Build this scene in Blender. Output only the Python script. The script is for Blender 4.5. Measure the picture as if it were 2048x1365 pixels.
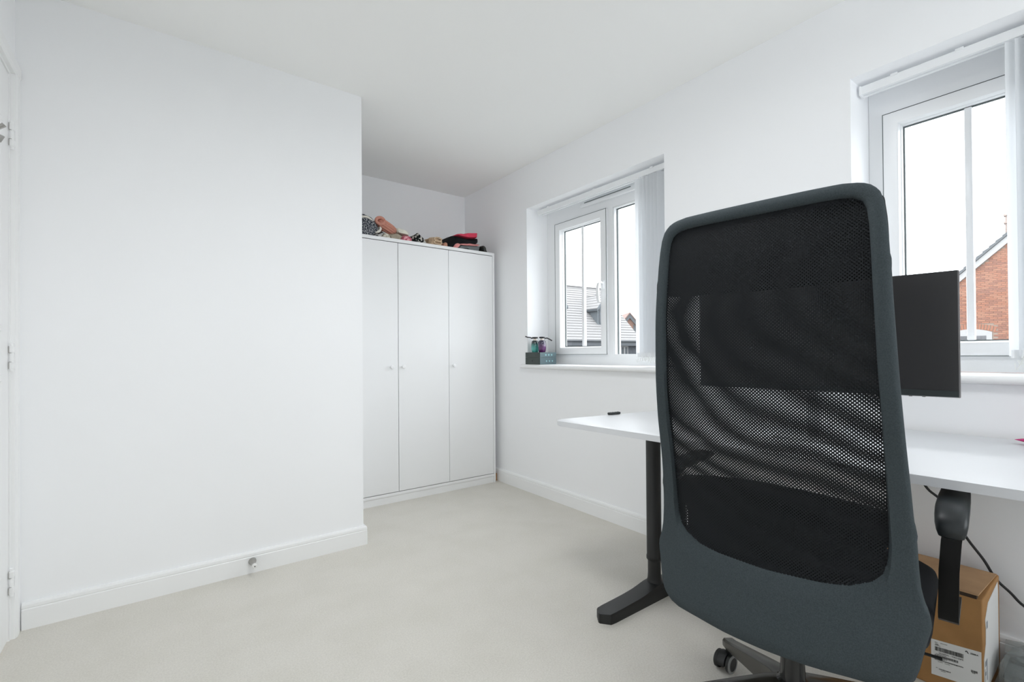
import bpy, bmesh, math, random
from mathutils import Vector, Matrix, noise

for o in list(bpy.data.objects):
    bpy.data.objects.remove(o, do_unlink=True)
SC = bpy.context.scene
COL = SC.collection
PI = math.pi
random.seed(4)

# ------------------------------------------------------------------ camera
FPX, YAW, PITCH, ROLL, CAM_H, SHIFT = 943.54, .6418, .0075, -.0072, 1.0127, 17.82
F_ = Vector((math.sin(YAW)*math.cos(PITCH), math.cos(YAW)*math.cos(PITCH), math.sin(PITCH)))
R_ = Vector((math.cos(YAW), -math.sin(YAW), 0))
U_ = R_.cross(F_)
R2 = R_*math.cos(ROLL) + U_*math.sin(ROLL)
U2 = U_*math.cos(ROLL) - R_*math.sin(ROLL)
cd = bpy.data.cameras.new('camera')
cam = bpy.data.objects.new('camera', cd)
COL.objects.link(cam)
m = Matrix((R2, U2, -F_)).transposed().to_4x4()
m.translation = Vector((0, 0, CAM_H))
cam.matrix_world = m
cd.sensor_width = 36.0
cd.sensor_fit = 'HORIZONTAL'
cd.lens = FPX*36.0/2048
cd.shift_y = SHIFT/2048
cd.clip_start = .02
cd.clip_end = 500
SC.camera = cam

# ------------------------------------------------------------------ world, lights, exposure
SKY = 6.0
FILL_LAMP = 11.0
w = bpy.data.worlds.new('overcast_sky')
SC.world = w
w.use_nodes = True
w.node_tree.nodes['Background'].inputs[0].default_value = (.965, .972, 1.012, 1)
w.node_tree.nodes['Background'].inputs[1].default_value = SKY
SC.view_settings.view_transform = 'Standard'
SC.view_settings.look = 'None'
SC.view_settings.gamma = 1
SC.view_settings.use_curve_mapping = False
SC.view_settings.exposure = -0.09
SC.cycles.max_bounces = 16
SC.cycles.diffuse_bounces = 12
SC.cycles.glossy_bounces = 4
SC.cycles.transparent_max_bounces = 24
SC.cycles.use_denoising = True
SC.cycles.caustics_reflective = False
SC.cycles.caustics_refractive = False

def portal(name, loc, sx, sy, v=(-1, 0, 0)):
    l = bpy.data.lights.new(name, 'AREA'); l.shape = 'RECTANGLE'; l.size = sx; l.size_y = sy
    l.cycles.is_portal = True
    ob = bpy.data.objects.new(name, l); COL.objects.link(ob)
    ob.location = loc
    ob.rotation_euler = Vector(v).to_track_quat('-Z', 'Y').to_euler()
portal('window_daylight', (2.50, 2.124, 1.507), 1.185, 1.15)
portal('window_daylight', (2.50, .37, 1.507), .618, 1.15)
portal('window_daylight', (1.38, -1.62, 1.5), 1.4, 1.2, (0, 1, 0))  # portal of the added rear window
ll = bpy.data.lights.new('added_fill_lamp', 'AREA')  # invented ceiling lamp, added to fill the room with light
ll.shape = 'DISK'; ll.size = .5; ll.energy = FILL_LAMP; ll.color = (.97, .985, 1.0)
lo = bpy.data.objects.new('added_fill_lamp', ll); COL.objects.link(lo)
lo.location = (.75, .88, 2.262)

# ------------------------------------------------------------------ helpers
def mat(name, col, rough=.5, metal=0, noise_amt=0, noise_scale=40, bump=0, bump_scale=200, spec=.5, emit=0, coat=0):
    m = bpy.data.materials.new(name); m.use_nodes = True
    nt = m.node_tree; b = nt.nodes['Principled BSDF']
    b.inputs['Base Color'].default_value = (*col, 1)
    b.inputs['Roughness'].default_value = rough
    b.inputs['Metallic'].default_value = metal
    b.inputs['Specular IOR Level'].default_value = spec
    if coat: b.inputs['Coat Weight'].default_value = coat
    if emit:
        b.inputs['Emission Color'].default_value = (*col, 1); b.inputs['Emission Strength'].default_value = emit
    tc = None
    if noise_amt or bump:
        tc = nt.nodes.new('ShaderNodeTexCoord')
    if noise_amt:
        n = nt.nodes.new('ShaderNodeTexNoise'); n.inputs['Scale'].default_value = noise_scale; n.inputs['Detail'].default_value = 5
        nt.links.new(tc.outputs['Object'], n.inputs['Vector'])
        r = nt.nodes.new('ShaderNodeValToRGB')
        r.color_ramp.elements[0].position = .3; r.color_ramp.elements[1].position = .7
        r.color_ramp.elements[0].color = (*[max(0, c*(1-noise_amt)) for c in col], 1)
        r.color_ramp.elements[1].color = (*[min(1, c*(1+noise_amt)) for c in col], 1)
        nt.links.new(n.outputs['Fac'], r.inputs['Fac']); nt.links.new(r.outputs['Color'], b.inputs['Base Color'])
    if bump:
        n2 = nt.nodes.new('ShaderNodeTexNoise'); n2.inputs['Scale'].default_value = bump_scale; n2.inputs['Detail'].default_value = 4
        nt.links.new(tc.outputs['Object'], n2.inputs['Vector'])
        bp = nt.nodes.new('ShaderNodeBump'); bp.inputs['Strength'].default_value = bump; bp.inputs['Distance'].default_value = .004
        nt.links.new(n2.outputs['Fac'], bp.inputs['Height']); nt.links.new(bp.outputs['Normal'], b.inputs['Normal'])
    return m

class MB:
    """collects shapes in world coordinates; out() makes ONE object of them"""
    def __init__(s): s.bm = bmesh.new()
    def poly(s, pts):
        return s.bm.faces.new([s.bm.verts.new(p) for p in pts])
    def box(s, x0, x1, y0, y1, z0, z1, bev=0, seg=2):
        g = bmesh.ops.create_cube(s.bm, size=1)
        for v in g['verts']:
            v.co = Vector(((x0+x1)/2+v.co.x*(x1-x0), (y0+y1)/2+v.co.y*(y1-y0), (z0+z1)/2+v.co.z*(z1-z0)))
        if bev:
            es = list({e for v in g['verts'] for e in v.link_edges})
            bmesh.ops.bevel(s.bm, geom=es, offset=bev, segments=seg, affect='EDGES', profile=.5)
        return s
    def prism(s, pts, d, bev=0, seg=2):
        """closed polygon pts (3D, planar) pushed along vector d"""
        d = Vector(d)
        a = [s.bm.verts.new(p) for p in pts]; b = [s.bm.verts.new(Vector(p)+d) for p in pts]
        n = len(pts)
        fs = [s.bm.faces.new(a[::-1]), s.bm.faces.new(b)]
        for i in range(n): fs.append(s.bm.faces.new((a[i], a[(i+1) % n], b[(i+1) % n], b[i])))
        if bev:
            es = list({e for f in fs[:2] for e in f.edges})
            bmesh.ops.bevel(s.bm, geom=es, offset=bev, segments=seg, affect='EDGES', profile=.5)
        return s
    def tube(s, pts, r, n=10, cap=True):
        pts = [Vector(p) for p in pts]
        rs = r if isinstance(r, (list, tuple)) else [r]*len(pts)
        rings = []; ref = None
        for i, p in enumerate(pts):
            t = (pts[min(i+1, len(pts)-1)]-pts[max(i-1, 0)]).normalized()
            if ref is None:
                ref = Vector((0, 0, 1)) if abs(t.z) < .9 else Vector((1, 0, 0))
            u = (ref-t*ref.dot(t)).normalized(); ref = u; v = t.cross(u)
            rings.append([s.bm.verts.new(p+(u*math.cos(2*PI*k/n)+v*math.sin(2*PI*k/n))*rs[i]) for k in range(n)])
        for a, b in zip(rings, rings[1:]):
            for k in range(n): s.bm.faces.new((a[k], a[(k+1) % n], b[(k+1) % n], b[k]))
        if cap:
            s.bm.faces.new(rings[0][::-1]); s.bm.faces.new(rings[-1])
        return s
    def lathe(s, base, axis, prof, n=24):
        """prof: list of (radius, height) along axis from base"""
        axis = Vector(axis).normalized()
        ref = Vector((0, 0, 1)) if abs(axis.z) < .9 else Vector((1, 0, 0))
        u = (ref-axis*ref.dot(axis)).normalized(); v = axis.cross(u); base = Vector(base)
        rings = []
        for r, h in prof:
            rings.append([s.bm.verts.new(base+axis*h+(u*math.cos(2*PI*k/n)+v*math.sin(2*PI*k/n))*max(r, 1e-5)) for k in range(n)])
        for a, b in zip(rings, rings[1:]):
            for k in range(n): s.bm.faces.new((a[k], a[(k+1) % n], b[(k+1) % n], b[k]))
        s.bm.faces.new(rings[0][::-1]); s.bm.faces.new(rings[-1])
        return s
    def strip(s, path, wdir, width, thick):
        """flat bar: path points, width direction, thickness across"""
        path = [Vector(p) for p in path]; wd = Vector(wdir).normalized(); rings = []
        for i, p in enumerate(path):
            t = (path[min(i+1, len(path)-1)]-path[max(i-1, 0)]).normalized()
            nn = t.cross(wd).normalized()
            rings.append([s.bm.verts.new(p+wd*a*width/2+nn*b*thick/2) for a, b in
                          ((-1, -.6), (-.94, -1), (.94, -1), (1, -.6), (1, .6), (.94, 1), (-.94, 1), (-1, .6))])
        for a, b in zip(rings, rings[1:]):
            for k in range(8): s.bm.faces.new((a[k], a[(k+1) % 8], b[(k+1) % 8], b[k]))
        s.bm.faces.new(rings[0][::-1]); s.bm.faces.new(rings[-1])
        return s
    def out(s, name, material, parent=None, smooth=False, local=False, angle=35):
        bm = s.bm
        bmesh.ops.recalc_face_normals(bm, faces=bm.faces[:])
        if parent is not None and not local:
            o = Vector(parent['_o'])
            for v in bm.verts: v.co -= o
        me = bpy.data.meshes.new(name); bm.to_mesh(me); bm.free()
        if smooth:
            me.polygons.foreach_set('use_smooth', [True]*len(me.polygons))
            try: me.set_sharp_from_angle(angle=math.radians(angle))
            except Exception: pass
        me.materials.append(material)
        ob = bpy.data.objects.new(name, me); COL.objects.link(ob)
        if parent is not None:
            ob.parent = parent; ob['_o'] = parent['_o']
        else: ob['_o'] = (0, 0, 0)
        return ob

def thing(name, label, cat, loc=(0, 0, 0), rz=0, group=None):
    o = bpy.data.objects.new(name, None); COL.objects.link(o)
    o.location = loc; o.rotation_euler = (0, 0, rz); o.empty_display_size = .05
    o['label'] = label; o['category'] = cat; o['_o'] = tuple(loc)
    if group: o['group'] = group
    return o
def tag(o, label, cat, group=None):
    o['label'] = label; o['category'] = cat
    if group: o['group'] = group
    return o
def struct(name, loc=None):
    o = bpy.data.objects.new(name, None); COL.objects.link(o); o['kind'] = 'structure'
    o.location = loc or (0, 0, 0); o['_o'] = tuple(loc or (0, 0, 0)); o.empty_display_size = .05
    return o
def S(o): o['kind'] = 'structure'; return o

# ------------------------------------------------------------------ materials
PAINT = mat('wall_paint', (.920, .926, .938), .85, bump=.02, bump_scale=180, spec=.2)
CEIL = mat('ceiling_paint', (.91, .91, .895), .9, bump=.02, bump_scale=150, spec=.2)
GLOSS = mat('white_gloss', (.89, .895, .895), .35, spec=.4)
UPVC = mat('white_upvc', (.86, .87, .88), .3, spec=.4)
GASKET = mat('grey_gasket', (.10, .12, .12), .6)
WARD = mat('white_laminate', (.87, .875, .88), .4, spec=.4)
GAPM = mat('dark_gap', (.05, .05, .05), .9)
DESKM = mat('desk_laminate', (.67, .682, .70), .38, spec=.4)
BLKM = mat('black_powder_coat', (.009, .010, .010), .45, bump=.03, bump_scale=900)
BLKA = mat('black_satin_steel', (.0045, .0045, .0042), .3, spec=.18)
BLKP = mat('black_plastic', (.012, .013, .014), .35)
BLKG = mat('black_gloss_metal', (.016, .017, .017), .16)
SCREEN = mat('monitor_screen', (.027, .027, .028), .28)
CHROME = mat('chrome', (.7, .7, .7), .2, 1)
STEEL = mat('brushed_steel', (.45, .44, .42), .35, 1)
RUBBW = mat('white_rubber', (.8, .8, .78), .6)
VANE = mat('blind_fabric', (.90, .91, .92), .8, bump=.05, bump_scale=900)
_nt = VANE.node_tree; _tl = _nt.nodes.new('ShaderNodeBsdfTranslucent'); _tl.inputs[0].default_value = (.90, .91, .92, 1)
_mx = _nt.nodes.new('ShaderNodeMixShader'); _mx.inputs[0].default_value = .62
_nt.links.new(_nt.nodes['Principled BSDF'].outputs[0], _mx.inputs[1]); _nt.links.new(_tl.outputs[0], _mx.inputs[2]); _nt.links.new(_mx.outputs[0], _nt.nodes['Material Output'].inputs[0])
CHAINM = mat('bead_chain_plastic', (.80, .81, .79), .4)

def carpet_mat():
    m = mat('carpet', (.64, .615, .555), .95, spec=.05)
    nt = m.node_tree; b = nt.nodes['Principled BSDF']; L = nt.links.new
    tc = nt.nodes.new('ShaderNodeTexCoord')
    n = nt.nodes.new('ShaderNodeTexNoise'); n.inputs['Scale'].default_value = 170; n.inputs['Detail'].default_value = 6; n.inputs['Roughness'].default_value = .8
    L(tc.outputs['Object'], n.inputs['Vector'])
    n2 = nt.nodes.new('ShaderNodeTexNoise'); n2.inputs['Scale'].default_value = 5; n2.inputs['Detail'].default_value = 3
    L(tc.outputs['Object'], n2.inputs['Vector'])
    r = nt.nodes.new('ShaderNodeValToRGB')
    r.color_ramp.elements[0].position = .33; r.color_ramp.elements[1].position = .66
    r.color_ramp.elements[0].color = (.655, .630, .575, 1); r.color_ramp.elements[1].color = (.80, .775, .72, 1)
    L(n.outputs['Fac'], r.inputs['Fac'])
    r2 = nt.nodes.new('ShaderNodeValToRGB')
    r2.color_ramp.elements[0].color = (.96, .96, .95, 1); r2.color_ramp.elements[1].color = (1.0, 1.0, 1.0, 1)
    r2.color_ramp.elements[0].position = .35; r2.color_ramp.elements[1].position = .6
    L(n2.outputs['Fac'], r2.inputs['Fac'])
    mx = nt.nodes.new('ShaderNodeMix'); mx.data_type = 'RGBA'; mx.blend_type = 'MULTIPLY'; mx.inputs['Factor'].default_value = 1
    L(r.outputs['Color'], mx.inputs[6]); L(r2.outputs['Color'], mx.inputs[7]); L(mx.outputs[2], b.inputs['Base Color'])
    bp = nt.nodes.new('ShaderNodeBump'); bp.inputs['Strength'].default_value = .5; bp.inputs['Distance'].default_value = .006
    L(n.outputs['Fac'], bp.inputs['Height']); L(bp.outputs['Normal'], b.inputs['Normal'])
    return m
CARPET = carpet_mat()

def glass_mat(name, tint=(.97, .99, .99), refl=.018):
    m = bpy.data.materials.new(name); m.use_nodes = True; nt = m.node_tree
    nt.nodes.remove(nt.nodes['Principled BSDF']); out = nt.nodes['Material Output']
    t = nt.nodes.new('ShaderNodeBsdfTransparent'); t.inputs[0].default_value = (*tint, 1)
    g = nt.nodes.new('ShaderNodeBsdfGlossy'); g.inputs['Roughness'].default_value = .02
    x = nt.nodes.new('ShaderNodeMixShader'); x.inputs[0].default_value = refl
    nt.links.new(t.outputs[0], x.inputs[1]); nt.links.new(g.outputs[0], x.inputs[2]); nt.links.new(x.outputs[0], out.inputs[0])
    return m
GLASS = glass_mat('window_glass')
PLASTIC = None

def ramp_mat(name, stops, scale, rough=.85, kind='NOISE', dist=0, detail=3, bump=.1):
    """pattern cloth: stops = [(pos, colour)...] on a noise / voronoi texture"""
    m = mat(name, (.5, .5, .5), rough, spec=.1); nt = m.node_tree; b = nt.nodes['Principled BSDF']
    tc = nt.nodes.new('ShaderNodeTexCoord')
    if kind == 'NOISE':
        n = nt.nodes.new('ShaderNodeTexNoise'); n.inputs['Scale'].default_value = scale; n.inputs['Detail'].default_value = detail
        n.inputs['Distortion'].default_value = dist; o = n.outputs['Fac']
    elif kind == 'VORONOI':
        n = nt.nodes.new('ShaderNodeTexVoronoi'); n.inputs['Scale'].default_value = scale; o = n.outputs['Distance']
    else:
        n = nt.nodes.new('ShaderNodeTexWave'); n.inputs['Scale'].default_value = scale; n.inputs['Distortion'].default_value = dist; o = n.outputs['Fac']
    nt.links.new(tc.outputs['Object'], n.inputs['Vector'])
    r = nt.nodes.new('ShaderNodeValToRGB'); cr = r.color_ramp
    cr.elements[0].position, cr.elements[0].color = stops[0][0], (*stops[0][1], 1)
    cr.elements[1].position, cr.elements[1].color = stops[-1][0], (*stops[-1][1], 1)
    for p, c in stops[1:-1]:
        e = cr.elements.new(p); e.color = (*c, 1)
    nt.links.new(o, r.inputs['Fac']); nt.links.new(r.outputs['Color'], b.inputs['Base Color'])
    if bump:
        bp = nt.nodes.new('ShaderNodeBump'); bp.inputs['Strength'].default_value = bump; bp.inputs['Distance'].default_value = .01
        nt.links.new(o, bp.inputs['Height']); nt.links.new(bp.outputs['Normal'], b.inputs['Normal'])
    return m

# ------------------------------------------------------------------ room shell
H = 2.4
XR, XO = 2.1732, 2.46            # right wall: inner face, outer face
XW = -.43                        # wall with the door
YB, YL, XC = 3.5955, 2.5065, .873
YF = -1.35                       # wall behind the camera
W1 = (1.531, 2.716); W2 = (.06, .678); ZS, ZT = .900, 2.082

S(MB().box(XW-.12, XO, YF-.12, YB+.15, -.15, 0).out('floor', CARPET))
S(MB().box(XW-.12, XO, YF-.12, YB+.15, H, H+.12).out('ceiling', CEIL))
b = MB()
b.box(XR, XO, YF-.12, W2[0], 0, H); b.box(XR, XO, W2[1], W1[0], 0, H); b.box(XR, XO, W1[1], YB+.15, 0, H)
for a in (W1, W2):
    b.box(XR, XO, a[0], a[1], 0, ZS); b.box(XR, XO, a[0], a[1], ZT, H)
S(b.out('wall_right', PAINT))
S(MB().box(XC, XR, YB, YB+.15, 0, H).out('wall_back', PAINT))
S(MB().box(XW-.12, XC, YL, YB+.15, 0, H).out('wall_left', PAINT))
RW = (.68, 2.08, .9, 2.1)           # invented window behind the camera, added to even out the room light
b = MB(); b.box(XW-.12, RW[0], YF-.25, YF, 0, H); b.box(RW[1], XO, YF-.25, YF, 0, H); b.box(RW[0], RW[1], YF-.25, YF, 0, RW[2]); b.box(RW[0], RW[1], YF-.25, YF, RW[3], H)
S(b.out('wall_rear', PAINT))
D0, D1, DH = 1.62, 2.428, 2.03   # doorway
b = MB(); b.box(XW-.12, XW, YF, D0-.03, 0, H); b.box(XW-.12, XW, D1+.03, YL, 0, H); b.box(XW-.12, XW, D0-.03, D1+.03, DH+.03, H)
S(b.out('wall_west', PAINT))

SKIRT = [(0, 0), (.016, 0), (.016, .073), (.0135, .0765), (.0155, .080), (.0145, .090), (.010, .098), (0, .098)]
def skirting(name, a, bb, inward, m0=0, m1=0):
    """m0, m1: +1 mitres that end round an outside corner"""
    a, bb, n = Vector(a), Vector(bb), Vector(inward); t_ = (bb-a).normalized()
    mb = MB()
    A = [mb.bm.verts.new(a+n*d_-t_*d_*m0+Vector((0, 0, h_))) for d_, h_ in SKIRT]; B = [mb.bm.verts.new(bb+n*d_+t_*d_*m1+Vector((0, 0, h_))) for d_, h_ in SKIRT]
    q = len(A)
    for i in range(q): mb.bm.faces.new((A[i], A[(i+1) % q], B[(i+1) % q], B[i]))
    mb.bm.faces.new(A[::-1]); mb.bm.faces.new(B)
    return S(mb.out(name, GLOSS))
skirting('baseboard_left', (XW+.02, YL, 0), (XC, YL, 0), (0, -1, 0), 0, 1)
skirting('baseboard_alcove', (XC, YL, 0), (XC, 3.05, 0), (1, 0, 0), 1, 0)
skirting('baseboard_right', (XR, YF, 0), (XR, YB, 0), (-1, 0, 0))
skirting('baseboard_rear', (XW, YF, 0), (XR-.017, YF, 0), (0, 1, 0))
skirting('baseboard_west', (XW, YF+.017, 0), (XW, D0-.095, 0), (1, 0, 0))

HSHADE = mat('hinge_gap_shade', (.42, .41, .39), .8)  # dark strips beside the knuckles paint the shade of the hinge gaps
# door in the left-hand wall: leaf, lining, architrave, hinges, hook
d = struct('door_1', (XW, D1, 0))
b = MB(); x = XW
b.box(x-.042, x-.002, D0+.003, D1-.004, .008, DH-.003, .002)
leaf = b.out('door_leaf', GLOSS, d)
for z0, z1 in ((.25, .95), (1.1, 1.85)):
    for y0, y1 in ((1.74, 1.98), (2.07, 2.31)):
        q = MB()
        for k, (a0, a1, c0, c1) in enumerate(((y0, y1, z0, z0+.02), (y0, y1, z1-.02, z1), (y0, y0+.02, z0+.02, z1-.02), (y1-.02, y1, z0+.02, z1-.02))):
            q.box(x-.003, x+.003, a0, a1, c0, c1, .002, 1)
        q.out('panel_moulding', GLOSS, leaf)
b = MB()
b.box(x-.10, x+.001, D1, D1+.029, 0, DH+.029); b.box(x-.10, x+.001, D0-.029, D0, 0, DH+.029); b.box(x-.10, x+.001, D0, D1, DH, DH+.029)
b.out('door_lining', GLOSS, d)
ARCH = [(0, 0), (.012, 0), (.017, .012), (.017, .045), (.012, .058), (.006, .067), (0, .067)]
b = MB()
yo = D1+.009
b.prism([(x+dx+.001, yo+dy, 0) for dx, dy in ARCH], (0, 0, DH+.0088))
yi = D0-.009
b.prism([(x+dx+.001, yi-dy, 0) for dx, dy in ARCH], (0, 0, DH+.0088))
b.prism([(x+dx+.001, yi-.066, DH+.009+dy) for dx, dy in ARCH], (0, yo-yi+.132, 0))
b.out('architrave', GLOSS, d)
for z in (1.811, 1.011, .208):
    h = MB(); h.lathe((x+.006, D1-.002, z-.05), (0, 0, 1), [(.0055, 0), (.0065, .001), (.0065, .099), (.0055, .10)], 12)
    hg = h.out('hinge', GLOSS, d, True)
    for zz in (z-.029, z+.029):
        h = MB(); h.box(x-.001, x+.0135, D1-.010, D1+.008, zz-.012, zz+.012, .003); h.out('hinge_knuckle', GLOSS, hg)
        h = MB(); h.box(x-.0005, x+.0012, D1-.0125, D1-.0098, zz-.012, zz+.012)
        sz = 1 if zz < z else -1
        h.box(x-.0005, x+.007, D1-.0095, D1+.006, zz+sz*.0122, zz+sz*.0137); h.out('hinge_gap_shade', HSHADE, hg)
b = MB(); yh, zh = 2.082, 1.685
b.box(x-.001, x+.004, yh-.012, yh+.012, zh-.03, zh+.03, .003)
b.tube([(x+.003, yh, zh-.015), (x+.025, yh, zh-.022), (x+.04, yh, zh-.012), (x+.045, yh, zh+.005)], [.005, .005, .005, .007], 10)
b.tube([(x+.003, yh, zh+.012), (x+.03, yh, zh+.02), (x+.05, yh, zh+.04)], [.005, .005, .007], 10)
b.out('coat_hook', STEEL, d, True)
b = MB(); b.lathe((x-.003, D0+.06, 1.0), (1, 0, 0), [(.026, 0), (.026, .008), (.01, .012), (.01, .05)], 20)
b.tube([(x+.045, D0+.06, 1.0), (x+.05, D0+.09, 1.0), (x+.05, D0+.18, 1.0)], .009, 10)
b.out('door_handle', CHROME, d, True)

# door stop on the skirting of the left wall
t = thing('door_stop', 'brushed steel cone door stop screwed to the white skirting', 'door stop', (.345, YL-.016, .05))
b = MB(); b.lathe((.345, YL-.0165, .055), (0, -1, 0), [(.0165, 0), (.0165, .003), (.010, .022), (.0075, .05), (.0075, .056)], 24); b.out('cone', STEEL, t, True)
b = MB(); b.lathe((.345, YL-.0715, .055), (0, -1, 0), [(.0095, 0), (.0105, .004), (.0105, .012), (.008, .016), (.003, .0165)], 20); tip = b.out('rubber_tip', RUBBW, t, True); tip['label'] = 'white rubber tip'
b = MB(); b.lathe((.345, YL-.0875, .055), (0, -1, 0), [(.0025, 0), (.0025, .001)], 12); b.out('screw', BLKP, tip)

# ------------------------------------------------------------------ windows
def frame_ring(mb, x0, x1, y0, y1, z0, z1, wd, bev=.004):
    """one continuous rectangular ring (mitred corners); x0 faces the room"""
    b_ = bev
    prof = [(0, x1), (0, x0+b_), (b_*.3, x0+b_*.3), (b_, x0), (wd-b_, x0), (wd-b_*.3, x0+b_*.3), (wd, x0+b_), (wd, x1)] if b_ else [(0, x1), (0, x0), (wd, x0), (wd, x1)]
    R_s = [[mb.bm.verts.new((x, y, z)) for y, z in ((y0+i, z0+i), (y1-i, z0+i), (y1-i, z1-i), (y0+i, z1-i))] for i, x in prof]
    for a, c in zip(R_s, R_s[1:]+R_s[:1]):
        for k in range(4): mb.bm.faces.new((a[k], a[(k+1) % 4], c[(k+1) % 4], c[k]))
def window(n, yr, sash, fixed):
    y0, y1 = yr; zb, zt = .932, ZT
    wroot = struct('window_%d' % n, (2.375, y1, zb))
    xf0, xf1 = 2.375, 2.445
    b = MB()
    b.box(xf0, xf1, sash[1], y1-.001, zb+.001, zt-.001)
    b.box(xf0, xf1, y0+.001, sash[1], sash[3], zt-.001)
    b.box(xf0, xf1, y0+.001, sash[1], zb+.001, sash[2])
    lo_y = fixed[1] if fixed else y0+.001
    b.box(xf0, xf1, lo_y, sash[0], sash[2], sash[3])
    if fixed: b.box(xf0, xf1, y0+.001, fixed[0], sash[2], sash[3])
    b.out('window_frame', UPVC, wroot, True)
    # opening sash, slightly proud of the frame, on a dark gasket line
    a0, a1, c0, c1 = sash
    g = MB(); frame_ring(g, 2.3575, 2.3605, a0-.002, a1+.002, c0-.002, c1+.002, .0018, 0); g.out('sash_gasket', GASKET, wroot)
    g = MB(); frame_ring(g, 2.356, 2.425, a0, a1, c0, c1, .05, .006); so = g.out('sash', UPVC, wroot, True)
    g = MB(); frame_ring(g, 2.385, 2.415, a0+.048, a1-.048, c0+.048, c1-.048, .006, .002); g.out('glazing_bead', UPVC, so, True)
    g = MB(); frame_ring(g, 2.404, 2.414, a0+.053, a1-.053, c0+.053, c1-.053, .0055, 0); g.out('glazing_gasket', GASKET, so)
    g = MB(); g.box(2.408, 2.412, a0+.058, a1-.058, c0+.058, c1-.058); g.out('glass_pane', GLASS, so)
    ym = (a0+a1)/2+.005
    g = MB(); g.box(2.398, 2.424, ym-.011, ym+.011, c0+.057, c1-.057, .004); g.out('glazing_bar', UPVC, so, True)
    if fixed:
        g = MB(); frame_ring(g, 2.378, 2.412, fixed[0], fixed[1], sash[2]-.05, sash[3]-.0, .010, .003); g.out('glazing_bead', UPVC, wroot, True)
        g = MB(); frame_ring(g, 2.402, 2.413, fixed[0]+.009, fixed[1]-.009, sash[2]-.041, sash[3]-.009, .006, 0); g.out('glazing_gasket', GASKET, wroot)
        g = MB(); g.box(2.407, 2.411, fixed[0]+.012, fixed[1]-.012, sash[2]-.038, sash[3]-.012); g.out('glass_pane', GLASS, wroot)
    # handle on the sash stile next the mullion
    hy, hz = a0+.024, 1.462
    g = MB(); g.box(2.343, 2.358, hy-.013, hy+.013, hz-.03, hz+.03, .005); ha = g.out('window_handle', UPVC, wroot, True)
    g = MB(); g.strip([(2.348, hy, hz+.012), (2.325, hy, hz+.016), (2.312, hy+.002, hz+.006), (2.306, hy+.004, hz-.02), (2.308, hy+.006, hz-.06), (2.315, hy+.008, hz-.10), (2.322, hy+.008, hz-.112)], (0, 1, 0), .02, .012)
    g.out('handle_lever', UPVC, ha, True)
    # inside sill board with rounded nose
    g = MB(); pr = [(2.374, .932), (2.374, .902), (2.147, .902), (2.139, .905), (2.134, .911), (2.133, .917), (2.134, .923), (2.139, .929), (2.147, .932)]
    yA, yB_ = y0-.045, y1+.045
    g.prism([(px, y0, pz) for px, pz in pr], (0, y1-y0, 0))
    pr2 = [(XR, .932), (XR, .902)]+pr[2:]
    g.prism([(px, yA, pz) for px, pz in pr2], (0, y0-yA, 0)); g.prism([(px, y1, pz) for px, pz in pr2], (0, yB_-y1, 0))
    g.out('window_sill', GLOSS, wroot, True)
    return wroot
w1 = window(1, W1, (2.113, 2.612, 1.003, 1.966), (1.625, 2.068))
w2 = window(2, W2, (.125, .625, .992, 1.970), None)
b = MB(); b.box(2.352, 2.374, 1.86, 2.345, 2.022, 2.056, .008); tv = b.out('trickle_vent', UPVC, w1, True)
b = MB(); b.box(2.349, 2.3525, 1.90, 2.30, 2.046, 2.050); b.out('vent_slot', GASKET, tv)

w3 = struct('window_3', (1.38, YF-.2, .9))  # added unseen window, lets in extra sky light from behind
b = MB()
for (a0, a1, c0, c1) in ((RW[0], RW[0]+.07, RW[2], RW[3]), (RW[1]-.07, RW[1], RW[2], RW[3]), (1.345, 1.415, RW[2]+.07, RW[3]-.07), (RW[0]+.07, RW[1]-.07, RW[2], RW[2]+.07), (RW[0]+.07, RW[1]-.07, RW[3]-.07, RW[3])):
    b.box(a0, a1, YF-.24, YF-.17, c0, c1, .003)
b.out('window_frame', UPVC, w3, True)
for a0, a1 in ((RW[0]+.07, 1.345), (1.415, RW[1]-.07)):
    b = MB(); b.box(a0, a1, YF-.21, YF-.205, RW[2]+.07, RW[3]-.07); b.out('glass_pane', GLASS, w3)
b = MB(); b.box(RW[0]-.04, RW[1]+.04, YF+.0005, YF+.04, RW[2]-.03, RW[2], .008); b.box(RW[0]+.0005, RW[1]-.0005, YF-.17, YF, RW[2]-.002, RW[2]+.002); b.out('window_sill', GLOSS, w3)

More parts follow.
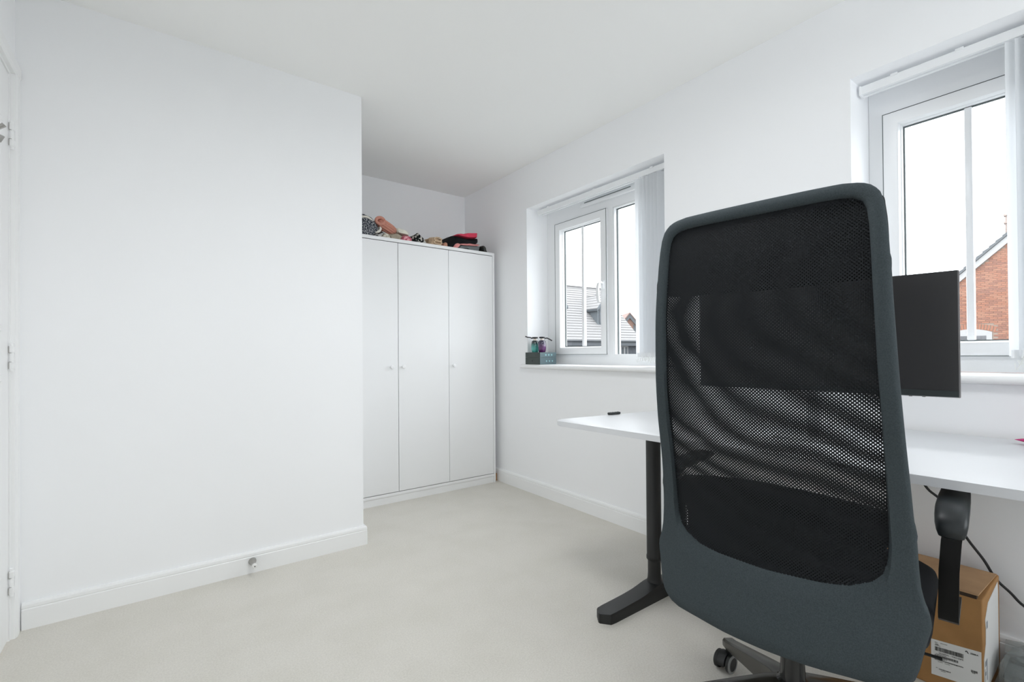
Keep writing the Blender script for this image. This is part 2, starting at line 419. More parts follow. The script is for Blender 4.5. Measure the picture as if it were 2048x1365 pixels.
# vertical blinds, drawn back to the near end of each window
def blind(yl, yr, ys0, ys1, nv, label, seed, turn=0):
    rnd = random.Random(seed)
    t = thing('vertical_blind', label, 'blind', (2.26, yr, 2.05), 0)
    g = MB()
    pr = [(2.240, 2.034), (2.240, 2.064), (2.244, 2.067), (2.276, 2.067), (2.280, 2.064), (2.280, 2.034), (2.266, 2.034), (2.266, 2.040), (2.254, 2.040), (2.254, 2.034)]
    g.prism([(px, yr+.006, pz) for px, pz in pr], (0, yl-yr-.02, 0)); hr = g.out('headrail', UPVC, t)
    g = MB(); g.box(2.2375, 2.2825, yl-.0145, yl-.006, 2.031, 2.069, .003); g.out('end_cap', UPVC, hr, True)
    for k in range(3):
        yy = yr+.1+(yl-yr-.25)*k/2 + .02
        g = MB(); g.box(2.2365, 2.2835, yy, yy+.022, 2.0605, 2.0695, .001, 1); g.out('ceiling_clip', UPVC, hr)
    for i in range(nv):
        y = ys0+(ys1-ys0)*(i+.5)/nv
        a = turn+rnd.uniform(-.03, .03); wv = .0445
        dx, dy = math.cos(a)*wv, math.sin(a)*wv
        g = MB(); ring = []
        nseg = 5
        for e in (0, 1):
            for j in range(nseg):
                u = j/(nseg-1)*2-1
                yy = y+dy*u+.0025*(1-u*u)+(.0012 if e else -.0)
                ring.append((2.26+dx*u, yy, .992))
        pts = ring[:nseg]+ring[nseg:][::-1]
        g.prism(pts, (0, 0, 2.026-.992)); v = g.out('vane', VANE, t)
        g = MB(); g.box(2.252, 2.268, y-.002, y+.003, 2.0225, 2.04); g.out('vane_hanger', UPVC, v)
        g = MB(); ca, sa = math.cos(a), math.sin(a)
        g.prism([(2.26+p_*ca-q_*sa, y+p_*sa+q_*ca, .986) for p_, q_ in ((-.038, -.0028), (.038, -.0028), (.038, .0042), (-.038, .0042))], (0, 0, .026)); g.out('vane_weight', UPVC, v)
    # stabilising bead chains looping between the vane weights, slack and tangled below the stack
    for xx in (2.216, 2.232, 2.29, 2.303):
        g = MB()
        pts = []
        for i in range(nv):
            y = ys0+(ys1-ys0)*(i+.5)/nv
            drop = rnd.uniform(.018, .046)
            wob = rnd.uniform(-.012, .012)
            for u in range(6):
                f = u/6
                pts.append((xx+wob*math.sin(PI*f), y+(ys1-ys0)/nv*f*rnd.uniform(.8, 1.1)+wob*.5*math.sin(PI*f), .990-drop*math.sin(PI*f)))
        g.tube(pts, .0014, 5); g.out('bead_chain', CHAINM, t, True)
    return t
bl1 = blind(2.672, W1[0], 1.572, 1.752, 7, 'wide white vertical blind pulled aside at the window over the bottles', 1, -.82)
bl2 = blind(.676, W2[0], .082, .242, 7, 'white vertical blind bunched at the single window behind the monitor', 2, -.80)
# the ball chain seen under the first headrail
g = MB()
for i in range(26):
    yy = 1.56+i*.0135
    g.lathe((2.236, yy, 2.028), (0, 0, 1), [(.0005, 0), (.0022, .0012), (.0025, .0022), (.0022, .0034), (.0005, .0045)], 6)
g.out('bead_chain', CHAINM, bl1, True)

# ------------------------------------------------------------------ wardrobe
t = thing('wardrobe', 'tall plain white three-door wardrobe standing in the alcove', 'wardrobe', (1.51, 3.32, 0))
x0, x1, yf, yb, zt = .905, 2.1215, 3.063, 3.583, 1.8065
b = MB(); th = .018
b.box(x0, x0+th, yf, yb, 0, zt-.001, .001, 1); b.out('side_panel', WARD, t)
b = MB(); b.box(x1-th, x1, yf, yb, 0, zt-.001, .001, 1); b.out('side_panel', WARD, t)
b = MB(); b.box(x0+th, x1-th, yf, yb, zt-.0225, zt, .001, 1); b.out('top_panel', WARD, t)
b = MB(); b.box(x0+th, x1-th, yf, yb, .050, .069, .001, 1); b.out('bottom_panel', WARD, t)
b = MB(); b.box(x0+th, x1-th, yf+.007, yf+.025, .0, .0495); b.out('plinth', WARD, t)
b = MB(); b.box(x0+th, x1-th, yb-.006, yb-.001, .07, zt-.023); b.out('back_panel', GAPM, t)
for xa, xb_, kx in ((.9245, 1.3135, 1.265), (1.3175, 1.7085, 1.348), (1.7115, 2.1010, 1.747)):
    b = MB(); b.box(xa, xb_, yf+.0005, yf+.0185, .0735, zt-.0275, .0012, 1); do = b.out('door', WARD, t)
    b = MB(); b.lathe((kx, yf, .927), (0, -1, 0), [(.006, 0), (.0055, .008), (.012, .014), (.0135, .019), (.012, .023), (.007, .0245)], 20); b.out('knob', WARD, do, True)

b = MB(); b.box(2.124, 2.156, 3.095, 3.14, 0.0, .058, .002, 1)
tag(b.out('wooden_block', mat('raw_wood', (.42, .24, .11), .7, noise_amt=.25, noise_scale=30)), 'small brown wooden block wedged between wardrobe side and skirting', 'block')

# ------------------------------------------------------------------ clothes on top of the wardrobe
OUT = {
 'knit':[(1.000,1.956),(1.091,1.976),(1.111,1.974),(1.144,1.962),(1.164,1.946),(1.184,1.924),(1.198,1.899),(1.193,1.876),(1.171,1.850),(1.151,1.837),(1.118,1.823),(1.089,1.822),(1.000,1.818)],
 'knithem':[(1.197,1.896),(1.210,1.886),(1.208,1.871),(1.194,1.853),(1.163,1.846),(1.174,1.858),(1.193,1.876)],
 'knitstripe':[(1.042,1.943),(1.092,1.949),(1.116,1.948),(1.154,1.924),(1.131,1.926),(1.106,1.936),(1.042,1.930)],
 'dark':[(1.148,1.824),(1.163,1.842),(1.197,1.850),(1.218,1.868),(1.251,1.863),(1.233,1.857),(1.212,1.846),(1.207,1.824),(1.176,1.824)],
 'roll':[(1.211,1.824),(1.217,1.849),(1.238,1.857),(1.256,1.855),(1.270,1.840),(1.270,1.822),(1.243,1.822)],
 'beige':[(1.259,1.853),(1.278,1.863),(1.326,1.870),(1.348,1.863),(1.364,1.853),(1.353,1.841),(1.342,1.823),(1.299,1.821),(1.275,1.821)],
 'cream':[(1.329,1.909),(1.367,1.908),(1.406,1.895),(1.422,1.869),(1.389,1.870),(1.361,1.873),(1.332,1.879)],
 'lace':[(1.347,1.822),(1.356,1.841),(1.375,1.862),(1.400,1.866),(1.420,1.851),(1.430,1.839),(1.427,1.821),(1.389,1.821)],
 'animal':[(1.433,1.824),(1.436,1.842),(1.445,1.865),(1.467,1.884),(1.487,1.893),(1.505,1.879),(1.525,1.868),(1.542,1.847),(1.557,1.825),(1.524,1.822),(1.467,1.823)],
 'tan':[(1.566,1.820),(1.578,1.850),(1.584,1.875),(1.599,1.884),(1.638,1.886),(1.671,1.879),(1.684,1.862),(1.674,1.839),(1.665,1.824),(1.608,1.823)],
 'salmon':[(1.677,1.824),(1.684,1.842),(1.703,1.860),(1.716,1.858),(1.712,1.828)],
 'black':[(1.715,1.827),(1.719,1.861),(1.742,1.887),(1.771,1.921),(1.793,1.925),(1.857,1.917),(1.923,1.918),(1.990,1.930),(2.004,1.921),(1.997,1.893),(1.963,1.888),(1.923,1.889),(1.857,1.881),(1.812,1.872),(1.793,1.876),(1.761,1.862),(1.735,1.830)],
 'red':[(1.790,1.926),(1.816,1.940),(1.858,1.943),(1.900,1.957),(1.991,1.968),(1.999,1.963),(1.990,1.932),(1.923,1.920),(1.857,1.919),(1.809,1.923)],
 'pinkl':[(1.738,1.829),(1.767,1.860),(1.793,1.871),(1.805,1.866),(1.857,1.876),(1.923,1.884),(1.990,1.886),(2.017,1.883),(2.003,1.875),(1.923,1.869),(1.857,1.863),(1.815,1.861),(1.793,1.838),(1.767,1.828)],
 'grey':[(1.796,1.826),(1.815,1.841),(1.815,1.855),(1.838,1.857),(1.890,1.861),(2.010,1.872),(2.022,1.865),(2.016,1.839),(2.006,1.835),(1.939,1.833),(1.873,1.842),(1.828,1.829)],
 'white':[(1.828,1.826),(1.834,1.829),(1.873,1.834),(1.939,1.829),(2.006,1.831),(2.030,1.829),(2.034,1.824),(1.922,1.823)],
 'strap':[(2.030,1.869),(2.041,1.880),(2.058,1.873),(2.062,1.853),(2.075,1.824),(2.044,1.824),(2.036,1.841)],
}
def catmull(P, n):
    P = [Vector(p) for p in P]; m_ = len(P); res = []
    for i in range(m_):
        p0, p1, p2, p3 = P[i-1], P[i], P[(i+1) % m_], P[(i+2) % m_]
        for k in range(n):
            u = k/n
            res.append(.5*((2*p1)+(-p0+p2)*u+(2*p0-5*p1+4*p2-p3)*u*u+(-p0+3*p1-3*p2+p3)*u**3))
    return res
TOPZ = 1.8075
def cloth(name, key, y0, y1, material, label, cat, group=None, parent=None, nz=.004, tilt=0.0):
    pts = [(px, pz-.0145 if pz > 1.835 else TOPZ-.0005+max(0, pz-1.826)*.5) for px, pz in OUT[key]]
    ring = catmull(pts, 5)
    cx = sum(p.x for p in ring)/len(ring); cz = min(p.y for p in ring)
    if cz > TOPZ+.02: cz = sum(p.y for p in ring)/len(ring)
    mb = MB(); K = 9; rings = []
    sd = Vector((hash(key) % 1, sum(map(ord, key))*.37, 3.1))
    for k in range(K+1):
        u = k/K; e = abs(2*u-1)
        sc = max(.0, 1-e**5)**.5*.22+.78
        rr = []
        for p in ring:
            y = y0+(y1-y0)*u
            q = Vector((cx+(p.x-cx)*sc, y, cz+(p.y-cz)*sc+tilt*(y-y0)))
            dn = noise.noise_vector(q*22+sd)*nz + noise.noise_vector(q*60+sd)*nz*.35
            q += Vector((dn.x, dn.y, abs(dn.z) if q.z < TOPZ+.004 else dn.z))
            q.z = max(q.z, TOPZ)
            rr.append(mb.bm.verts.new(q))
        rings.append(rr)
    n = len(ring)
    for a, c in zip(rings, rings[1:]):
        for i in range(n): mb.bm.faces.new((a[i], a[(i+1) % n], c[(i+1) % n], c[i]))
    for rr in (rings[0], rings[-1]):
        fc = mb.bm.faces.new(rr)
    bmesh.ops.triangulate(mb.bm, faces=[f for f in mb.bm.faces if len(f.verts) > 4])
    o = mb.out(name, material, parent, True, angle=70)
    if label: tag(o, label, cat, group)
    return o
G = 'clothes on top of the wardrobe'
kn = cloth('knit_jumper', 'knit', 3.085, 3.40, ramp_mat('marled_knit', [(.40, (.02, .024, .035)), (.52, (.09, .10, .12)), (.60, (.5, .5, .5))], 130, detail=4), 'black and white marled knit jumper in a heap beside the pink roll', 'jumper', G)
cr = mat('cream_cloth', (.72, .69, .62), .9, bump=.2, bump_scale=120)
hm = cloth('hem', 'knithem', 3.078, 3.16, cr, None, None, None, kn, .002); hm['label'] = 'cream ribbed hem'
hm = cloth('stripe', 'knitstripe', 3.076, 3.12, cr, None, None, None, kn, .002); hm['label'] = 'cream stripe'
cloth('patterned_scarf', 'dark', 3.082, 3.30, ramp_mat('spotted_cloth', [(.36, (.01, .012, .013)), (.45, (.02, .022, .022)), (.5, (.5, .5, .48))], 60, dist=.6), 'black scarf with pale spots tucked under the marled jumper', 'scarf', G)
cloth('rolled_shawl', 'roll', 3.078, 3.26, ramp_mat('cream_roll', [(.35, (.30, .27, .19)), (.5, (.66, .62, .52)), (.62, (.78, .75, .66))], 38, dist=2), 'cream and olive rolled shawl end on the wardrobe edge', 'shawl', G)
cloth('folded_scarf', 'beige', 3.082, 3.30, mat('taupe_satin', (.40, .34, .26), .45, noise_amt=.25, noise_scale=30, bump=.25, bump_scale=50), 'taupe satin folded scarf lying under the cream cloth', 'scarf', G)
cloth('folded_cloth', 'cream', 3.10, 3.36, mat('cream_cotton', (.74, .72, .63), .9, noise_amt=.06, bump=.15, bump_scale=60), 'cream folded cotton cloth behind the pink roll', 'cloth', G)
cloth('lace_top', 'lace', 3.082, 3.24, ramp_mat('pink_lace', [(.38, (.42, .06, .11)), (.5, (.72, .28, .33)), (.62, (.82, .45, .47))], 70, dist=1.2, bump=.4), 'crumpled bright pink lace top beside the animal print roll', 'top', G, nz=.008)
cloth('animal_print_top', 'animal', 3.082, 3.28, ramp_mat('animal_print', [(.42, (.006, .008, .008)), (.50, (.02, .02, .02)), (.535, (.42, .40, .36)), (.60, (.5, .48, .44))], 36, dist=1.8, detail=1), 'black and grey animal print top rolled into a cone', 'top', G, nz=.005)
def spiral_roll(name, key, y0, y1, material, label, cat):
    o = cloth(name, key, y0, y1, material, label, cat, G)
    return o
tn = spiral_roll('rolled_towel', 'tan', 3.085, 3.27, mat('tan_fleece', (.50, .36, .24), .95, noise_amt=.2, noise_scale=60, bump=.4, bump_scale=90), 'tan fleece throw rolled up beside the black trousers', 'throw')
b = MB()
for cx, cz, rx, rz in ((1.632, 1.849, .034, .016), (1.632, 1.826, .036, .014)):
    pts = []
    for k in range(26):
        a = k/25*2*PI*1.15+.4; f = 1-.012*k
        pts.append((cx+rx*f*math.cos(a), 3.080-.0004*k, max(TOPZ+.005, cz+rz*f*math.sin(a))))
    b.tube(pts, .0048, 6)
tf = b.out('rolled_edge', mat('tan_fleece_light', (.60, .45, .31), .95, bump=.4, bump_scale=90), tn, True); tf['label'] = 'paler rolled edges of the throw'
cloth('suede_slipper', 'salmon', 3.085, 3.24, mat('salmon_suede', (.50, .25, .17), .9, noise_amt=.15), 'salmon brown suede slipper between tan throw and black trousers', 'slipper', G)
cloth('folded_trousers', 'black', 3.085, 3.34, mat('black_jersey', (.007, .008, .010), .85, bump=.2, bump_scale=60, spec=.2), 'black folded trousers sandwiched in the stack of clothes', 'trousers', G, nz=.003)
cloth('folded_shirt', 'red', 3.09, 3.33, mat('raspberry_cotton', (.62, .035, .085), .7, noise_amt=.12, noise_scale=25, bump=.25, bump_scale=45), 'raspberry red folded shirt topmost on the stack of clothes', 'shirt', G, nz=.003)
cloth('folded_camisole', 'pinkl', 3.08, 3.33, mat('pale_pink_cotton', (.68, .27, .26), .85, noise_amt=.2, noise_scale=30, bump=.2, bump_scale=60), 'thin dusty pink camisole folded beneath the black trousers', 'camisole', G, nz=.002)
cloth('folded_sweatshirt', 'grey', 3.088, 3.36, mat('grey_marl', (.16, .175, .18), .9, noise_amt=.18, noise_scale=160, bump=.15, bump_scale=120), 'mid grey folded sweatshirt near the bottom of the stack', 'sweatshirt', G, nz=.002)
cloth('folded_vest', 'white', 3.083, 3.30, mat('white_cotton', (.74, .80, .81), .85, bump=.15, bump_scale=60), 'white folded vest at the very bottom of the clothes stack', 'vest', G, nz=.001)
cloth('coiled_belt', 'strap', 3.085, 3.20, mat('charcoal_leather', (.035, .037, .034), .5, noise_amt=.2), 'charcoal leather belt end hanging off the grey sweatshirt', 'belt', G, nz=.003)
# dusty pink ribbed hat: a thick ribbed roll with a fold at its upper end
t = thing('ribbed_hat', 'dusty pink ribbed knit hat leaning on the marled jumper', 'hat', (1.26, 3.15, 1.87), 0, G)
PK = mat('dusty_pink_wool', (.58, .265, .20), .95, noise_amt=.1, noise_scale=120, bump=.3, bump_scale=200)
axis = [(1.196, 1.915, .024), (1.206, 1.918, .035), (1.222, 1.916, .042), (1.245, 1.906, .043), (1.270, 1.894, .043), (1.295, 1.882, .041), (1.315, 1.872, .036), (1.328, 1.866, .026), (1.334, 1.863, .012)]
b = MB(); rings = []
for i, (px, pz, r) in enumerate(axis):
    p = axis[max(0, i-1)]; q = axis[min(len(axis)-1, i+1)]
    tv_ = Vector((q[0]-p[0], 0, q[1]-p[1])).normalized(); nv_ = Vector((-tv_.z, 0, tv_.x)); rr = []
    for k in range(96):
        a = 2*PI*k/96; rib = 1+.055*math.cos(a*16)
        rr.append(b.bm.verts.new(Vector((px, 3.155, pz))+(nv_*math.cos(a)*r*.92+Vector((0, 1, 0))*math.sin(a)*r*1.35)*rib))
    rings.append(rr)
for a, c in zip(rings, rings[1:]):
    for k in range(96): b.bm.faces.new((a[k], a[(k+1) % 96], c[(k+1) % 96], c[k]))
b.bm.faces.new(rings[0]); b.bm.faces.new(rings[-1])
b.out('ribbed_body', PK, t, True, angle=80)
b = MB(); pts = []
for k in range(22):
    a = k/21*2*PI*.95+.3
    pts.append((1.206+.026*math.cos(a), 3.098+.012*math.sin(a*.5), 1.924+.022*math.sin(a)))
b.tube(pts, .011, 10); b.out('rolled_brim', PK, t, True)

# ------------------------------------------------------------------ desk
t = thing('desk', 'white rectangular standing desk on black T-shaped legs', 'desk', (1.75, .7, 0))
def round_poly(P, rads, n=8):
    out_ = []; m_ = len(P)
    for i in range(m_):
        p0, p1, p2 = Vector(P[i-1]), Vector(P[i]), Vector(P[(i+1) % m_]); r = rads[i]
        a = (p0-p1).normalized(); c = (p2-p1).normalized()
        for k in range(n+1):
            u = k/n
            out_.append((p1+a*r)*(1-u)**2+p1*2*u*(1-u)+(p1+c*r)*u*u)
    return out_
fl, fr, br, bl = Vector((1.327, 1.505)), Vector((1.398, -.16)), Vector((2.150, -.13)), Vector((2.150, 1.385))
op = round_poly([fl, bl, br, fr], [.07, .06, .06, .06])
b = MB(); b.prism([(p.x, p.y, .709) for p in op], (0, 0, .021), .004, 3); b.out('desktop', DESKM, t, True)
def desk_leg(ly):
    lx = 1.652
    g = MB(); g.lathe((lx, ly, .150), (0, 0, 1), [(.029, 0), (.0315, .004), (.0315, .016), (.0298, .02), (.0298, .556)], 28); lg = g.out('leg', BLKM, t, True)
    g = MB(); g.lathe((lx, ly, .045), (0, 0, 1), [(.042, 0), (.032, .012), (.0275, .03), (.0262, .05), (.0262, .15)], 28); g.out('inner_column', BLKM, lg, True)
    # foot: flat bar with rounded ends, rising to the column
    g = MB(); rows = []
    N = 26
    for i in range(N+1):
        u = i/N; xx = 1.318+.665*u
        e = min(u, 1-u)*.665
        hw = .0385 if e > .0385 else math.sqrt(max(0, .0385**2-(.0385-e)**2))
        hw = max(hw, .004)
        up = math.exp(-((xx-lx)/.085)**2)
        hz = .036+.006*min(1, e/.2)+.018*up
        yc = ly+.012*(lx-xx)/.33*0
        rows.append([g.bm.verts.new(p) for p in ((xx, yc-hw, 0), (xx, yc-hw, hz-.008), (xx, yc-hw*.88, hz-.001), (xx, yc-hw*.4, hz+.004*up), (xx, yc+hw*.4, hz+.004*up), (xx, yc+hw*.88, hz-.001), (xx, yc+hw, hz-.008), (xx, yc+hw, 0))])
    for a, c in zip(rows, rows[1:]):
        for k in range(8): g.bm.faces.new((a[k], a[(k+1) % 8], c[(k+1) % 8], c[k]))
    g.bm.faces.new(rows[0]); g.bm.faces.new(rows[-1][::-1])
    g.out('foot', BLKM, lg, True, angle=40)
desk_leg(1.230); desk_leg(-.04)
b = MB(); b.box(1.61, 1.69, -.07, 1.26, .664, .7085, .003); b.box(1.46, 2.02, 1.205, 1.255, .690, .7085, .003); b.box(1.46, 2.02, -.065, -.015, .690, .7085, .003)
b.out('under_frame', BLKM, t)

b = MB(); b.box(-.034, .034, -.009, .009, 0, .011, .004, 3)
for k in range(4): b.lathe((-.022+.015*k, 0, .0105), (0, 0, 1), [(.0035, 0), (.0035, .001), (.002, .0016)], 10)
rm = b.out('remote_control', mat('dark_rubber', (.016, .02, .02), .5), None, True); rm.location = (1.665, 1.452, .7302); rm.rotation_euler = (0, 0, -.10)
tag(rm, 'small black remote control near the left end of the desk', 'remote')
# pink foil packet, only its twisted corner in view
PKF = mat('pink_foil', (.62, .03, .20), .18, .35)
b = MB()
nx, ny = 14, 10
gridt, gridb = [], []
for i in range(nx+1):
    u = i/nx; rt = []; rb = []
    for j in range(ny+1):
        v = j/ny*2-1
        hw = .055*min(1, u*2.2)**.8
        y = .234-u*.20; x = 2.055+v*hw+.01*u
        hgt = .026*(1-v*v)**.7*min(1, u*1.8)
        q = noise.noise(Vector((u*9, v*5, .3)))*.006*min(1, u*3)
        zc = .744+.012*math.exp(-u*3)*0
        rt.append(b.bm.verts.new((x, y, zc+hgt+q))); rb.append(b.bm.verts.new((x, y, max(.7305, zc-.0125*(1-v*v)**.5*min(1, u*3)-.001))))
    gridt.append(rt); gridb.append(rb)
for gsel, fl_ in ((gridt, 0), (gridb, 1)):
    for i in range(nx):
        for j in range(ny):
            q = (gsel[i][j], gsel[i+1][j], gsel[i+1][j+1], gsel[i][j+1]); b.bm.faces.new(q if fl_ else q[::-1])
for i in range(nx):
    b.bm.faces.new((gridt[i][0], gridt[i+1][0], gridb[i+1][0], gridb[i][0])); b.bm.faces.new((gridt[i][ny], gridb[i][ny], gridb[i+1][ny], gridt[i+1][ny]))
for j in range(ny):
    b.bm.faces.new((gridt[0][j], gridb[0][j], gridb[0][j+1], gridt[0][j+1])); b.bm.faces.new((gridt[nx][j], gridt[nx][j+1], gridb[nx][j+1], gridb[nx][j]))
tag(b.out('foil_packet', PKF, None, False), 'shiny hot pink foil packet at the far corner of the desk', 'packet')

# ------------------------------------------------------------------ monitor
mr, ml = Vector((1.678, .287, 0)), Vector((1.605, .983, 0))
mc = (mr+ml)/2; ex = (ml-mr).normalized(); mw = (ml-mr).length; nrm = Vector((-ex.y, ex.x, 0))     # nrm points to the viewer side (-X)
if nrm.x > 0: nrm = -nrm
t = thing('monitor', 'wide black computer monitor, switched off, on the desk', 'monitor', (mc.x, mc.y, .73))
def mbox(g, a0, a1, n0, n1, z0, z1, bev=0):
    pts = [mc+ex*a+nrm*n_ for a, n_ in ((a0, n0), (a1, n0), (a1, n1), (a0, n1))]
    g.prism([(p.x, p.y, z0) for p in pts], (0, 0, z1-z0), bev, 2)
STANDM = mat('silver_stand', (.55, .55, .56), .35, .6)
MZ0, MZ1 = .887, 1.224
g = MB(); mbox(g, -mw/2, mw/2, -.012, -.002, MZ0, MZ1, .002); g.out('housing', mat('silver_bezel', (.30, .29, .29), .4, .6), t)
g = MB(); mbox(g, -mw/2+.003, mw/2-.001, -.002, .0015, MZ0+.002, MZ1-.0005); g.out('screen', SCREEN, t)
g = MB(); mbox(g, -mw/2+.003, mw/2-.001, .0015, .003, MZ0+.002, MZ0+.0185); g.out('chin_bezel', mat('dark_teal_plastic', (.018, .025, .026), .5), t)
g = MB(); mbox(g, -.2, .2, -.045, -.012, MZ0+.05, MZ1-.07, .012); g.out('rear_shell', BLKP, t, True)
g = MB(); mbox(g, -.016, .016, -.072, -.045, .739, MZ0+.18, .006); g.out('stand_neck', STANDM, t, True)
g = MB(); mbox(g, -.10, .10, -.15, .02, .7302, .739, .003); g.out('stand_base', STANDM, t, True)
for k in range(5):
    g = MB(); mbox(g, -mw/2+.07+.028*k, -mw/2+.077+.028*k, -.006, -.003, MZ0-.0012, MZ0); g.out('menu_button', BLKP, t)

# ------------------------------------------------------------------ window-sill objects
zt = .9325
BOXD = mat('dark_green_card', (.042, .058, .052), .5); BOXL = mat('slate_teal_card', (.10, .15, .165), .5); PRN = mat('pale_teal_print', (.30, .52, .54), .6)
t = thing('gift_box', 'dark green and slate card box in the window sill corner', 'box', (2.225, 2.63, zt))
bx0, bx1, by0, by1, bh = 2.150, 2.304, 2.549, 2.713, .0865
b = MB(); b.box(bx0+.0006, bx1, by0+.0006, by1, zt, zt+.049); b.out('tray', BOXD, t)
b = MB(); b.box(bx0, bx1+.0004, by0, by1, zt+.0495, zt+bh, .0008, 1); b.out('lid', BOXD, t)
b = MB(); b.box(bx0+.001, bx1, by0-.0009, by0+.0003, zt+.001, zt+.0485); b.box(bx0+.001, bx1, by0-.0012, by0, zt+.050, zt+bh-.001); s_ = b.out('side_panel', BOXL, t); s_['label'] = 'lighter slate side of the box'
def flower(g, cx, cz, r):
    for k in range(6):
        a = k*PI/3
        g.prism([(cx+r*.62*math.cos(a)+r*.36*math.cos(q*PI/3), by0-.0016, cz+r*.62*math.sin(a)+r*.36*math.sin(q*PI/3)) for q in range(6)], (0, .0004, 0))
    g.prism([(cx+r*.26*math.cos(q*PI/3), by0-.0016, cz+r*.26*math.sin(q*PI/3)) for q in range(6)], (0, .0004, 0))
for z_, rr, off in ((zt+.068, .0075, 0), (zt+.024, .0065, .006)):
    for k in range(3):
        g = MB(); flower(g, bx0+.055+.0275*k+off, z_, rr); g.out('flower_motif', PRN, t)
b = MB(); b.prism([(bx0-.0006, by0+.085+.007*math.cos(k*PI/4), zt+.026+.007*math.sin(k*PI/4)) for k in range(8)], (.0005, 0, 0)); b.out('round_mark', BLKP, t)
b = MB(); b.box(bx0-.0005, bx0, by0+.055, by0+.115, zt+.066, zt+.0675); b.out('printed_line', mat('faint_print', (.11, .13, .115), .5), t)
def bottle(px, py, top, bot, name_lbl, armdir):
    z0 = zt+bh+.0005
    t = thing('perfume_bottle', name_lbl, 'bottle', (px, py, z0), 0, 'perfume bottles on the card box')
    m_ = mat('tinted_glass', top, .08, spec=.8, coat=.6); nt = m_.node_tree
    tc = nt.nodes.new('ShaderNodeTexCoord'); sp = nt.nodes.new('ShaderNodeSeparateXYZ'); r = nt.nodes.new('ShaderNodeValToRGB')
    mr_ = nt.nodes.new('ShaderNodeMapRange'); mr_.inputs[1].default_value = 0; mr_.inputs[2].default_value = .088
    nt.links.new(tc.outputs['Object'], sp.inputs[0]); nt.links.new(sp.outputs['Z'], mr_.inputs[0]); nt.links.new(mr_.outputs[0], r.inputs[0])
    r.color_ramp.elements[0].color = (*bot, 1); r.color_ramp.elements[1].color = (*top, 1)
    r.color_ramp.elements[0].position = .32; r.color_ramp.elements[1].position = .8
    nt.links.new(r.outputs[0], nt.nodes['Principled BSDF'].inputs['Base Color'])
    nt.nodes['Principled BSDF'].inputs['Transmission Weight'].default_value = .15
    g = MB(); g.lathe((px, py, z0), (0, 0, 1), [(.020, 0), (.0235, .003), (.0275, .02), (.0292, .042), (.028, .062), (.0245, .080), (.021, .0855), (.010, .087)], 28); g.out('glass_body', m_, t, True, angle=50)
    g = MB(); g.lathe((px, py, z0+.0862), (0, 0, 1), [(.0125, 0), (.013, .002), (.013, .013), (.011, .015)], 20); g.out('collar', mat('pale_metal', (.75, .68, .62), .3, .5), t, True)
    g = MB(); g.lathe((px, py, z0+.1015), (0, 0, 1), [(.020, 0), (.0215, .0015), (.0215, .009), (.020, .0105)], 24); cp = g.out('cap', BLKP, t, True)
    a = Vector(armdir).normalized(); P = Vector((px, py, z0+.1045))
    g = MB(); g.strip([P+a*.018+Vector((0, 0, -.004)), P+a*.035+Vector((0, 0, -.001 if armdir[2] < 0 else .004)), P+a*.055+Vector((0, 0, armdir[2]*.5)), P+a*.072+Vector((0, 0, armdir[2]))], a.cross(Vector((0, 0, 1))), .011, .008)
    g.out('ribbon_arm', BLKP, cp, True)
bottle(2.205, 2.668, (.006, .025, .028), (.10, .52, .47), 'teal glass perfume bottle, fading to black at the top', (-.82, .57, .012))
bottle(2.215, 2.600, (.022, .016, .06), (.11, .012, .13), 'deep purple glass perfume bottle with black cap', (.82, -.57, -.020))
b = MB(); b.lathe((2.137, 1.552, .9385), (.15, -1, 0), [(.001, 0), (.003, .006), (.0045, .012), (.0045, .09), (.003, .095)], 12)
tag(b.out('marker_pen', mat('grey_plastic', (.12, .12, .12), .4), None, True), 'small dark pen on the window sill edge next to the chair', 'pen')

# ------------------------------------------------------------------ cable behind the desk
b = MB()
kp = [(2.05, .52, .70), (2.09, .475, .60), (2.10, .446, .541), (2.105, .414, .510), (2.12, .385, .455), (2.14, .354, .387), (2.147, .318, .330), (2.147, .291, .279), (2.148, .258, .246), (2.15, .230, .216), (2.15, .16, .175), (2.147, .05, .14), (2.145, -.04, .06), (2.12, -.10, .006)]
kk = []
for i in range(len(kp)-1):
    p0, p1, p2, p3 = [Vector(kp[min(max(j, 0), len(kp)-1)]) for j in (i-1, i, i+1, i+2)]
    for k in range(6):
        u = k/6; kk.append(.5*((2*p1)+(-p0+p2)*u+(2*p0-5*p1+4*p2-p3)*u*u+(-p0+3*p1-3*p2+p3)*u**3))
b.tube(kk, .0042, 8)
tag(b.out('power_cable', BLKP, None, True), 'black power cable hanging from the desk along the wall', 'cable')

# ------------------------------------------------------------------ cardboard box
def card_mat():
    m = mat('cardboard', (.40, .215, .085), .8, noise_amt=.1, noise_scale=14, bump=.06, bump_scale=120, spec=.2); return m
CARD = card_mat(); CARDL = mat('cardboard_flap', (.50, .31, .17), .8, noise_amt=.08, noise_scale=14, spec=.2); FLAPSHADE = mat('flap_shade_dark', (.05, .032, .02), .9)
LAB = mat('label_paper', (.80, .80, .78), .6); INK = mat('label_ink', (.03, .03, .03), .7)
t = thing('cardboard_box', 'brown cardboard shipping box with white barcode label under the desk', 'box', (2.0, .45, 0))
cx0, cx1, cy0, cy1, ch = 1.872, 2.128, .281, .66, .299
b = MB(); b.box(cx0, cx1, cy0, cy1, 0, ch, .003, 2); b.out('carton', CARD, t)
b = MB(); b.box(cx0+.001, cx0+.02, cy0+.012, cy1-.01, ch-.001, ch+.0095); b.out('flap_gap_shade', FLAPSHADE, t)  # dark block paints the shade under the lifted flap
fm = MB(); pts = [(cx0-.001, cy0+.008), (cx0-.001, cy1-.01), (cx1-.003, cy1-.003), (cx1-.003, cy0+.004)]
